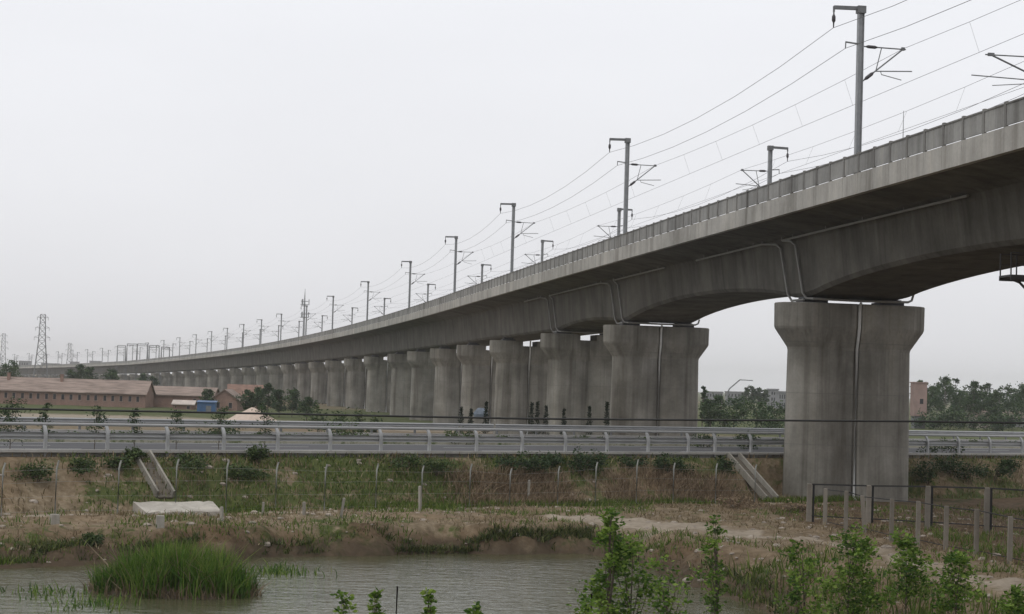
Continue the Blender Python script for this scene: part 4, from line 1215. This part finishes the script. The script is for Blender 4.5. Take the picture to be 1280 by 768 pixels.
# ------------------------------------------------------------------ village left
def brick_mat(name, c1, c2, mortar, sc=1.0):
    t = NT(name); b = t.n('ShaderNodeTexBrick'); mp = t.n('ShaderNodeMapping'); g = t.n('ShaderNodeTexCoord')
    sx = t.n('ShaderNodeSeparateXYZ'); cx = t.n('ShaderNodeCombineXYZ'); ad = t.n('ShaderNodeMath', operation='ADD')
    t.l(g.outputs['Object'], sx.inputs[0]); t.l(sx.outputs['X'], ad.inputs[0]); t.l(sx.outputs['Y'], ad.inputs[1])
    t.l(ad.outputs[0], cx.inputs[0]); t.l(sx.outputs['Z'], cx.inputs[1]); t.l(cx.outputs[0], b.inputs['Vector'])
    b.inputs['Scale'].default_value = 3.0*sc; b.inputs['Color1'].default_value = (*c1, 1); b.inputs['Color2'].default_value = (*c2, 1); b.inputs['Mortar'].default_value = (*mortar, 1)
    n = t.noise(t.pos(), 0.6, 5, 0.7)
    return t.done(t.mix(0.6, b.outputs['Color'], t.ramp(n, [(0.3, (0.6, 0.6, 0.6)), (0.7, (1.15, 1.1, 1.1))]), 'MULTIPLY'), 0.9, 0, 0.2)
M['brick'] = brick_mat('red_brown_brick', (0.23, 0.14, 0.11), (0.28, 0.175, 0.14), (0.28, 0.24, 0.205))
M['pink_brick'] = brick_mat('pinkish_brick', (0.30, 0.20, 0.18), (0.34, 0.235, 0.205), (0.34, 0.3, 0.27))
M['roof'] = plain('tan_tile_roof', (0.255, 0.20, 0.172), 0.9, 0, 0.4, 1.2, 0.2, (0.3, 2, 1))
M['roof_red'] = plain('red_tile_roof', (0.22, 0.14, 0.11), 0.9, 0, 0.25, 1.2, 0.2)
M['glass_dark'] = plain('dark_window', (0.02, 0.02, 0.024), 0.25, 0, 0.1)
M['sill'] = plain('window_concrete', (0.27, 0.20, 0.17), 0.9, 0, 0.15)
M['plaster'] = plain('pale_plaster', (0.48, 0.42, 0.38), 0.9, 0, 0.2, 0.8)
M['grey_plaster'] = plain('grey_plaster', (0.21, 0.21, 0.22), 0.9, 0, 0.15, 0.3)
M['blue_metal'] = plain('blue_sheet_metal', (0.035, 0.10, 0.22), 0.5, 0, 0.2, 1.0)
def house(name, label, p, rz, L_, W_, he, hr, wins, wall='brick', roof='roof', chims=(), win=(0.55, 0.95), zc=None, gable_front=False, doors=()):
    root = empty(name, p, rz); prop(root, label, 'house')
    m = MB()
    if gable_front: sec = lambda y: [(-L_/2, y, -0.5), (L_/2, y, -0.5), (L_/2, y, he), (0, y, hr), (-L_/2, y, he)]; m.loft([sec(-W_/2), sec(W_/2)][::-1])
    else: sec = lambda x: [(x, -W_/2, -0.5), (x, W_/2, -0.5), (x, W_/2, he), (x, 0, hr), (x, -W_/2, he)]; m.loft([sec(-L_/2), sec(L_/2)])
    m.build('wall', M[wall], root)
    m = MB(); ov = 0.45; tk = 0.16
    half = (L_ if gable_front else W_)/2; sl = (hr-he)/half
    pr = [(-half-ov, he-ov*sl+0.02), (0, hr+0.02), (half+ov, he-ov*sl+0.02), (half+ov, he-ov*sl+tk+0.02), (0, hr+tk+0.04), (-half-ov, he-ov*sl+tk+0.02)]
    if gable_front: m.loft([[(a, y, b) for a, b in pr] for y in (W_/2+0.3, -W_/2-0.3)])
    else: m.loft([[(x, a, b) for a, b in pr] for x in (-L_/2-0.3, L_/2+0.3)])
    rf = m.build('roof', M[roof], root)
    for cx_ in chims:
        c_ = MB(); c_.box((cx_, -W_*0.12, hr+0.2), (0.5, 0.5, 1.3)); c_.box((cx_, -W_*0.12, hr+0.88), (0.62, 0.62, 0.12)); c_.build('chimney', M['brick'], rf)
    zc = zc or he*0.62
    for wx in wins:
        f = MB(); w_, h_ = win; y0 = -W_/2-0.02
        f.box((wx, y0, zc-h_/2-0.06), (w_+0.3, 0.16, 0.12)); f.box((wx, y0, zc+h_/2+0.06), (w_+0.3, 0.10, 0.12)); f.box((wx-w_/2-0.05, y0, zc), (0.10, 0.08, h_)); f.box((wx+w_/2+0.05, y0, zc), (0.10, 0.08, h_))
        fo = f.build('window', M['sill'], root)
        g = MB(); g.box((wx, y0-0.005, zc), (w_, 0.05, h_)); g.build('pane', M['glass_dark'], fo)
    for dx_ in doors:
        g = MB(); g.box((dx_, -W_/2-0.02, 1.0), (0.95, 0.08, 2.0)); g.build('door', M['glass_dark'], root)
    return root
D1 = 345.0
xl, xr = at_depth(-75, 500, D1).x, at_depth(187, 500, D1).x
house('brick_house', 'long low brick house with a row of small dark windows at far left', ((xl+xr)/2, D1, -6.9), 0.0, xr-xl, 8.0, 3.05, 5.2,
      [-(xr-xl)/2+1.0+1.5*k+random.uniform(-.12,.12) for k in range(int((xr-xl)/1.5))], chims=(-6.5, 3.2), win=(0.48, 0.95), zc=2.05)
xl2, xr2 = at_depth(190, 500, 352).x, at_depth(268, 500, 352).x
house('brick_house', 'brick house with a plain wall joined on the right of the long windowed house', ((xl2+xr2)/2, 354, -6.9), 0.0, xr2-xl2, 8.0, 2.9, 4.3, [2.5, 4.4], doors=(-1.0,))
p = at_depth(231, 500, 338)
house('shed', 'small pale-roofed lean-to shed in front of the plain brick house', (p.x, 338, -6.9), 0.0, 3.6, 2.5, 1.5, 2.0, [0.9], 'brick', 'plaster', win=(0.5, 0.5), zc=0.9)
p = at_depth(280, 500, 335)
house('gable_house', 'small brown house showing its gable behind the blue shed', (p.x, 340, -6.9), 0.0, 4.6, 9.0, 2.6, 4.2, [-1.1, 1.1], 'brick', 'roof', gable_front=True, zc=1.5)
p = at_depth(303, 500, 360)
house('red_roof_house', 'red-roofed house behind the green trees right of the gable house', (p.x, 364, -6.9), 0.15, 6.5, 7.0, 3.0, 5.0, [-1.6, 0.2, 1.8], 'brick', 'roof_red')
p = at_depth(259, 500, 322)
root = empty('blue_shed', (p.x, 322, -6.75), 0.05); prop(root, 'bright blue sheet-metal shed in front of the brick houses', 'shed')
m = MB(); m.box((0, 0, 0.85), (3.1, 2.2, 2.3)); m.build('wall', M['blue_metal'], root)
m = MB(); m.loft([[(x, -1.3, 1.98), (x, 1.3, 2.22), (x, 1.3, 2.30), (x, -1.3, 2.06)] for x in (-1.7, 1.7)]); m.build('roof', M['blue_metal'], root)
m = MB(); m.box((0.4, -1.12, 0.6), (0.9, 0.06, 1.7)); m.build('door', M['galv_dark'], root)
# sand heap
p = at_depth(316, 512, 258); r_ = np.random.default_rng(2)
N = 28; gx_, gy_ = np.meshgrid(np.linspace(-4.6, 4.6, N), np.linspace(-3.2, 3.2, N))
rr = np.sqrt((gx_/4.3)**2 + (gy_/3.0)**2); hz = 2.35*np.clip(1-rr, 0, 1)**0.85*(0.85+0.3*fbm(gx_*0.8, gy_*0.8, 7.0)) - 0.25
ii = np.arange(N*N).reshape(N, N); q4 = np.stack([ii[:-1,:-1], ii[:-1,1:], ii[1:,1:], ii[1:,:-1]], -1).reshape(-1)
M['sand'] = plain('pinkish_sand', (0.52, 0.42, 0.35), 0.95, 0, 0.12, 2)
o = fast_mesh('sand_heap', np.stack([gx_, gy_, hz], -1).reshape(-1, 3), q4, np.full((N-1)**2, 4), M['sand'], smooth=True)
o.location = (p.x, 258, gz(p.x, 258)); prop(o, 'pale pinkish heap of sand beyond the highway in front of green trees', 'sand heap')
# tarpaulin bundle by the fourth pier
p = at_depth(601, 517, 168); m = MB(); r_ = np.random.default_rng(6)
secs = []
for z, k in ((-0.1, 1.0), (0.3, 1.03), (0.6, 0.85), (0.85, 0.4)):
    secs.append([(math.cos(q*0.5236)*0.6*k*(0.85+0.3*r_.random()), math.sin(q*0.5236)*0.45*k*(0.85+0.3*r_.random()), z) for q in range(12)])
m.loft(secs); M['tarp'] = plain('blue_grey_tarp', (0.13, 0.16, 0.20), 0.6, 0, 0.2)
o = m.build('tarp_bundle', M['tarp']); o.location = (p.x, 168, at_depth(601, 522, 168).z); prop(o, 'blue-grey tarpaulin bundle at the foot of a pier behind the far guardrail', 'bundle')

# ------------------------------------------------------------------ distant trees
def far_tree(px, ytop, D, wpx, label, seed, n=420, leaf=0.55, kind='round', bark='bark', grp=None, trunk_h=0.2, lobes=10):
    tp = at_depth(px, ytop, D); z = gz(tp.x, tp.y); h = (tp.z-z)/0.98
    o = tree_mesh('tree', (tp.x, tp.y, z), h, wpx/F_PX*D, leaf*0.72, int(n*4.5), M['leaf_far'], M[bark], seed, trunk_h, kind, lobes, max(0.07, h*0.014))
    prop(o, label, 'tree', grp)
far_tree(15, 452, 430, 30, 'lone round dark tree behind the long brick house at far left', 400, 600)
for i, (px, yt, w) in enumerate([(90, 462, 20), (101, 455, 22), (114, 460, 20), (136, 461, 22), (146, 464, 16)]):
    far_tree(px, yt, 470, w, 'dark tree behind the roof of the long brick house, %s of the cluster' % ORD[i], 410+i, 380, 0.6, grp='trees behind the long brick house')
for i, (px, yt, w) in enumerate([(180, 468, 16), (190, 471, 14)]):
    far_tree(px, yt, 480, w, 'small tree before the slim far piers, %s from the left' % ORD[i], 420+i, 260, 0.6, grp='trees before the far piers')
for i, (px, yt, D, w) in enumerate([(260, 487, 330, 14), (312, 488, 300, 20), (323, 484, 305, 18), (335, 480, 300, 22), (350, 488, 295, 24), (366, 487, 300, 22), (384, 497, 280, 20)]):
    far_tree(px, yt, D, w, 'green tree by the village right of the blue shed, %s from the left' % ORD[i] if i else 'green tree just behind the blue shed', 430+i, 420, 0.42, grp='green trees by the village')
for i, (px, yt, D, w) in enumerate([(400, 505, 215, 30), (425, 508, 205, 30), (448, 505, 200, 22), (470, 512, 190, 20)]):
    p = stand(px, D); h = at_depth(px, yt, D).z-p.z
    o = bush('bush', p, h, w/F_PX*D, 0.3, 420, M['leaf_bush'], 450+i); prop(o, 'bush at the foot of the middle piers, %s from the left' % ORD[i], 'bush', 'bushes at the foot of the middle piers')
# right of the second pier
for i, (px, yt, D, w, k) in enumerate([(879, 481, 330, 8, 'poplar'), (901, 496, 300, 34, 'round'), (918, 497, 300, 34, 'round'), (889, 499, 290, 24, 'round'), (946, 505, 280, 44, 'round'), (968, 506, 290, 40, 'round')]):
    far_tree(px, yt, D, w, 'green tree in the gap left of the big pier, %s from the left' % ORD[i] if i != 0 else 'narrow tree right beside the second nearest pier', 460+i, 420, 0.45, k, grp='trees in the gap between the piers', trunk_h=0.1)
for i, (px, yt, w) in enumerate([(932, 484, 9), (940, 482, 11), (950, 485, 9), (957, 487, 8)]):
    far_tree(px, yt, 640, w, 'hazy bluish poplar in the gap left of the big pier, %s from the left' % ORD[i], 470+i, 260, 0.8, 'poplar', grp='hazy poplars in the gap')
# tree row right of the big pier
TRW = [(1153, 475, 12), (1163, 483, 14), (1172, 478, 18), (1181, 471, 18), (1191, 472, 18), (1199, 488, 12), (1209, 487, 14), (1218, 475, 14), (1224, 491, 14), (1233, 478, 14), (1240, 492, 14), (1250, 488, 16), (1261, 483, 16), (1270, 489, 14), (1278, 481, 16), (1292, 478, 18)]
for i, (px, yt, w) in enumerate(TRW):
    far_tree(px, yt, 385 + (i*37 % 50), w*1.7, 'tall roadside tree right of the big pier, %s from the left' % ORD[i], 480+i, 430, 0.55, 'poplar' if w < 17 else 'round', 'pale_bark', 'tree row right of the big pier', 0.30, 11)
for i, px in enumerate((1160, 1175, 1190, 1206, 1236, 1252, 1268)):
    p = stand(px, 372); o = bush('bush', p, 4.2+i%3*0.5, 5.0, 0.45, 700, M['leaf_far'], 520+i); prop(o, 'dark undergrowth bush below the tree row at right, %s from the left' % ORD[i], 'bush', 'undergrowth below the tree row')

# brick tower and houses among the right-hand trees
p = stand(1148.5, 376); root = empty('brick_tower', p, 0.1); prop(root, 'narrow pinkish brick tower just right of the big pier', 'tower')
zt = at_depth(1148, 479, 376).z-p.z
m = MB(); m.box((0, 0, 1.0), (2.2, 2.2, 3.0)); m.build('base', M['galv_dark'], root)
m = MB(); m.box((0, 0, (zt+2.5)/2), (2.6, 2.6, zt-2.5)); m.box((0, 0, zt+0.1), (2.9, 2.9, 0.2)); m.build('wall', M['pink_brick'], root)
m = MB(); m.box((0.2, -1.32, zt*0.6), (0.7, 0.06, 1.0)); m.build('window', M['glass_dark'], root)
p = stand(1225, 408); house('village_house', 'small pinkish white house glimpsed between the trunks at right', (p.x, 408, p.z), 0.2, 3.4, 4.0, 2.4, 3.8, [-0.8, 0.8], 'plaster', 'roof', win=(0.6, 0.8))
p = stand(1266, 440); house('village_house', 'grey house behind the rightmost trees', (p.x, 442, p.z), -0.1, 6.0, 5.0, 2.4, 3.6, [-1.8, 0, 1.8], 'grey_plaster', 'roof')
def block(px, ytop, D, wpx, label, storeys=5, bays=6):
    p = stand(px, D); h = at_depth(px, ytop, D).z-p.z; w = wpx/F_PX*D
    root = empty('apartment_block', p); prop(root, label, 'building', 'distant hazy buildings')
    m = MB(); m.box((0, 0, h/2-0.5), (w, 11, h+1)); m.build('wall', M['grey_plaster'], root)
    m = MB(); m.box((0, 0, h+0.3), (w+0.6, 11.6, 0.6)); m.build('roof', M['grey_plaster'], root)
    for f in range(storeys):
        for b_ in range(bays):
            g = MB(); g.box((-w/2+(b_+0.5)*w/bays, -5.52, h*(f+0.5)/storeys), (w/bays*0.5, 0.12, h/storeys*0.5)); g.build('window', M['glass_dark'], root)
block(966, 488, 760, 9, 'pale hazy apartment block far off in the gap left of the big pier', 3, 3)
block(977, 491, 740, 11, 'wider hazy building beside the big pier far off in the gap', 2, 4)
block(892, 491, 900, 20, 'long low hazy building far off beside the second nearest pier', 2, 6)
block(920, 491, 950, 24, 'low hazy building under the far crane boom', 2, 6)
for i, (px, yt, w) in enumerate([(30, 452, 12), (62, 455, 20), (74, 457, 14), (92, 453, 9), (118, 452, 12)]):
    block(px, yt, 1700+60*i, w, 'faint hazy block on the left horizon, %s from the left' % ORD[i], 3, 4)
# crane boom
p = stand(912, 760); root = empty('crane', p); prop(root, 'faint folded crane boom above the low far buildings', 'crane')
q1, q2, q3, q0 = [at_depth(x, y, 760)-p for x, y in ((912, 486), (925, 475), (941, 476), (910, 490))]
m = MB(); m.bar((0, 0, -0.3), q0, 0.7); m.box((0, 0, 1.0), (3, 6, 1.6)); m.build('carrier', M['galv_dark'], root)
m = MB(); m.bar(q0, q1, 0.5); m.bar(q1, q2, 0.45); m.bar(q2, q3, 0.35); m.build('boom', M['galv_dark'], root)

# ------------------------------------------------------------------ pylons and telecom mast
def pylon(px, ytop, D, label, wb=5.6, rz=0.3):
    p = stand(px, D); h = at_depth(px, ytop, D).z-p.z
    root = empty('lattice_pylon', p, rz); prop(root, label, 'pylon', 'lattice pylons on the left horizon')
    m = MB(); t_ = max(0.16, h*0.006)
    def wd(z): f = z/h; return wb*(1-f)**1.1*0.5 + 0.55 if f < 0.62 else wb*0.5*(0.38**1.1)*(1-(f-0.62)/0.38*0.5) + 0.55
    lv = [0, 0.16, 0.30, 0.42, 0.53, 0.62, 0.71, 0.80, 0.88, 0.95, 1.0]
    for z0, z1 in zip(lv[:-1], lv[1:]):
        a, b = wd(z0*h), wd(z1*h)
        c0 = [(-a,-a,z0*h),(a,-a,z0*h),(a,a,z0*h),(-a,a,z0*h)]; c1 = [(-b,-b,z1*h),(b,-b,z1*h),(b,b,z1*h),(-b,b,z1*h)]
        for k in range(4):
            m.bar(c0[k], c1[k], t_); m.bar(c0[k], c1[(k+1)%4], t_*0.6); m.bar(c0[(k+1)%4], c1[k], t_*0.6); m.bar(c1[k], c1[(k+1)%4], t_*0.6)
    m.build('tower', M['galv_dark'], root)
    for f, l_ in ((0.66, 3.4), (0.80, 2.9), (0.95, 2.2)):
        m = MB(); z = f*h; w_ = wd(z)
        for sg in (-1, 1):
            m.bar((sg*w_, -w_, z), (sg*(w_+l_*0.6), 0, z+0.2), t_*0.7); m.bar((sg*w_, w_, z), (sg*(w_+l_*0.6), 0, z+0.2), t_*0.7); m.bar((sg*w_, 0, z+1.1), (sg*(w_+l_*0.6), 0, z+0.2), t_*0.6)
            m.tube([(sg*(w_+l_*0.6), 0, z+0.2), (sg*(w_+l_*0.6), 0, z-1.2)], 0.09, 6)
        m.build('cross_arm', M['galv_dark'], root)
pylon(50, 393, 860, 'tall lattice pylon at far left, the nearest and biggest one')
pylon(2, 417, 1350, 'lattice pylon cut by the left picture edge', 5.0)
pylon(85, 429, 1500, 'small faint lattice pylon between the big pylon and the viaduct', 5.0)
p = stand(377, 560); h = at_depth(377, 361, 560).z-p.z
root = empty('telecom_mast', p); prop(root, 'telecom mast with two antenna rings standing behind the viaduct', 'telecom mast')
m = MB(); m.tube([(0, 0, -0.3), (0, 0, h*0.5), (0, 0, h*0.88), (0, 0, h)], 0.5, 8, True, [0.55, 0.36, 0.22, 0.05]); m.build('pole', M['galv'], root)
for f in (0.74, 0.855):
    m = MB(); z = h*f
    for k in range(12):
        a0, a1 = k*math.pi/6, (k+1)*math.pi/6
        m.bar((math.cos(a0)*1.15, math.sin(a0)*1.15, z), (math.cos(a1)*1.15, math.sin(a1)*1.15, z), 0.14)
        m.bar((math.cos(a0)*1.15, math.sin(a0)*1.15, z+1.0), (math.cos(a1)*1.15, math.sin(a1)*1.15, z+1.0), 0.10)
        if k % 2 == 0: m.bar((0.2*math.cos(a0), 0.2*math.sin(a0), z), (math.cos(a0)*1.15, math.sin(a0)*1.15, z), 0.12)
    ring = m.build('platform', M['galv_dark'], root)
    for k in range(3):
        a0 = k*math.pi/1.5 + 0.2; b_ = MB(); b_.box((math.cos(a0)*1.3, math.sin(a0)*1.3, z+0.8), (0.24, 0.18, 1.7), a0); b_.build('antenna', M['galv'], ring)
# steel portal frames of a substation beside the far viaduct
for i, (px, yt, D, w) in enumerate([(150, 432, 980, 10), (163, 430, 960, 12), (176, 430, 930, 12), (191, 432, 900, 12), (205, 434, 880, 10)]):
    p = stand(px, D); h = at_depth(px, yt, D).z-p.z; w_ = w/F_PX*D
    root = empty('portal_frame', p, 0.1*i); prop(root, 'faint tall steel portal frame behind the far viaduct, %s from the left' % ORD[i], 'portal frame', 'steel portal frames behind the far viaduct')
    for sg in (-1, 1):
        m = MB(); m.bar((sg*(w_/2+0.5), 0, -0.3), (sg*w_/2, 0, h), 0.32); m.bar((sg*(w_/2-0.3), 0, -0.3), (sg*w_/2, 0, h*0.98), 0.22)
        for k in range(7): z = h*k/7; m.bar((sg*(w_/2+0.5*(1-k/7)), 0, z), (sg*(w_/2-0.3*(1-(k+1)/7)), 0, z+h/7), 0.12)
        m.build('leg', M['galv_dark'], root)
    m = MB(); m.bar((-w_/2, 0, h), (w_/2, 0, h), 0.25); m.bar((-w_/2, 0, h-1), (w_/2, 0, h-1), 0.2)
    for k in range(6): m.bar((-w_/2+w_*k/6, 0, h-1), (-w_/2+w_*(k+1)/6, 0, h), 0.12)
    m.build('beam', M['galv_dark'], root)

# bits of white litter at the waterline
M['litter'] = plain('white_plastic', (0.75, 0.75, 0.75), 0.5, 0, 0.05)
for i, (x, y) in enumerate([(702, 686), (737, 687), (461, 694)]):
    p = on_ground(x, y, -7.1); r_ = np.random.default_rng(70+i); m = MB(); secs = []
    for z, k in ((-0.03, 0.7), (0.05, 1.0), (0.11, 0.8), (0.15, 0.3)): secs.append([(math.cos(q*0.785)*0.11*k*(0.7+0.6*r_.random()), math.sin(q*0.785)*0.09*k*(0.7+0.6*r_.random()), z) for q in range(8)])
    m.loft(secs); o = m.build('plastic_bag', M['litter']); o.location = (p.x, p.y, p.z)
    prop(o, ['crumpled white plastic bag at the far waterline, brightest one', 'crumpled white plastic bag at the waterline behind the tall sapling', 'small white plastic scrap at the waterline right of the reeds'][i], 'litter')

# ------------------------------------------------------------------ haze
t = bpy.data.materials.new('haze_air'); t.use_nodes = True; t.node_tree.nodes.clear()
ho = t.node_tree.nodes.new('ShaderNodeOutputMaterial'); hv = t.node_tree.nodes.new('ShaderNodeVolumePrincipled')
hv.inputs['Color'].default_value = (0.95, 0.955, 0.97, 1); hv.inputs['Density'].default_value = 0.00017; hv.inputs['Anisotropy'].default_value = 0.2
t.node_tree.links.new(hv.outputs[0], ho.inputs['Volume'])
m = MB(); m.box((0, 3300, 26), (13400, 7800, 72)); m.smooth = [False]*6
prop(m.build('haze', t), kind='stuff')
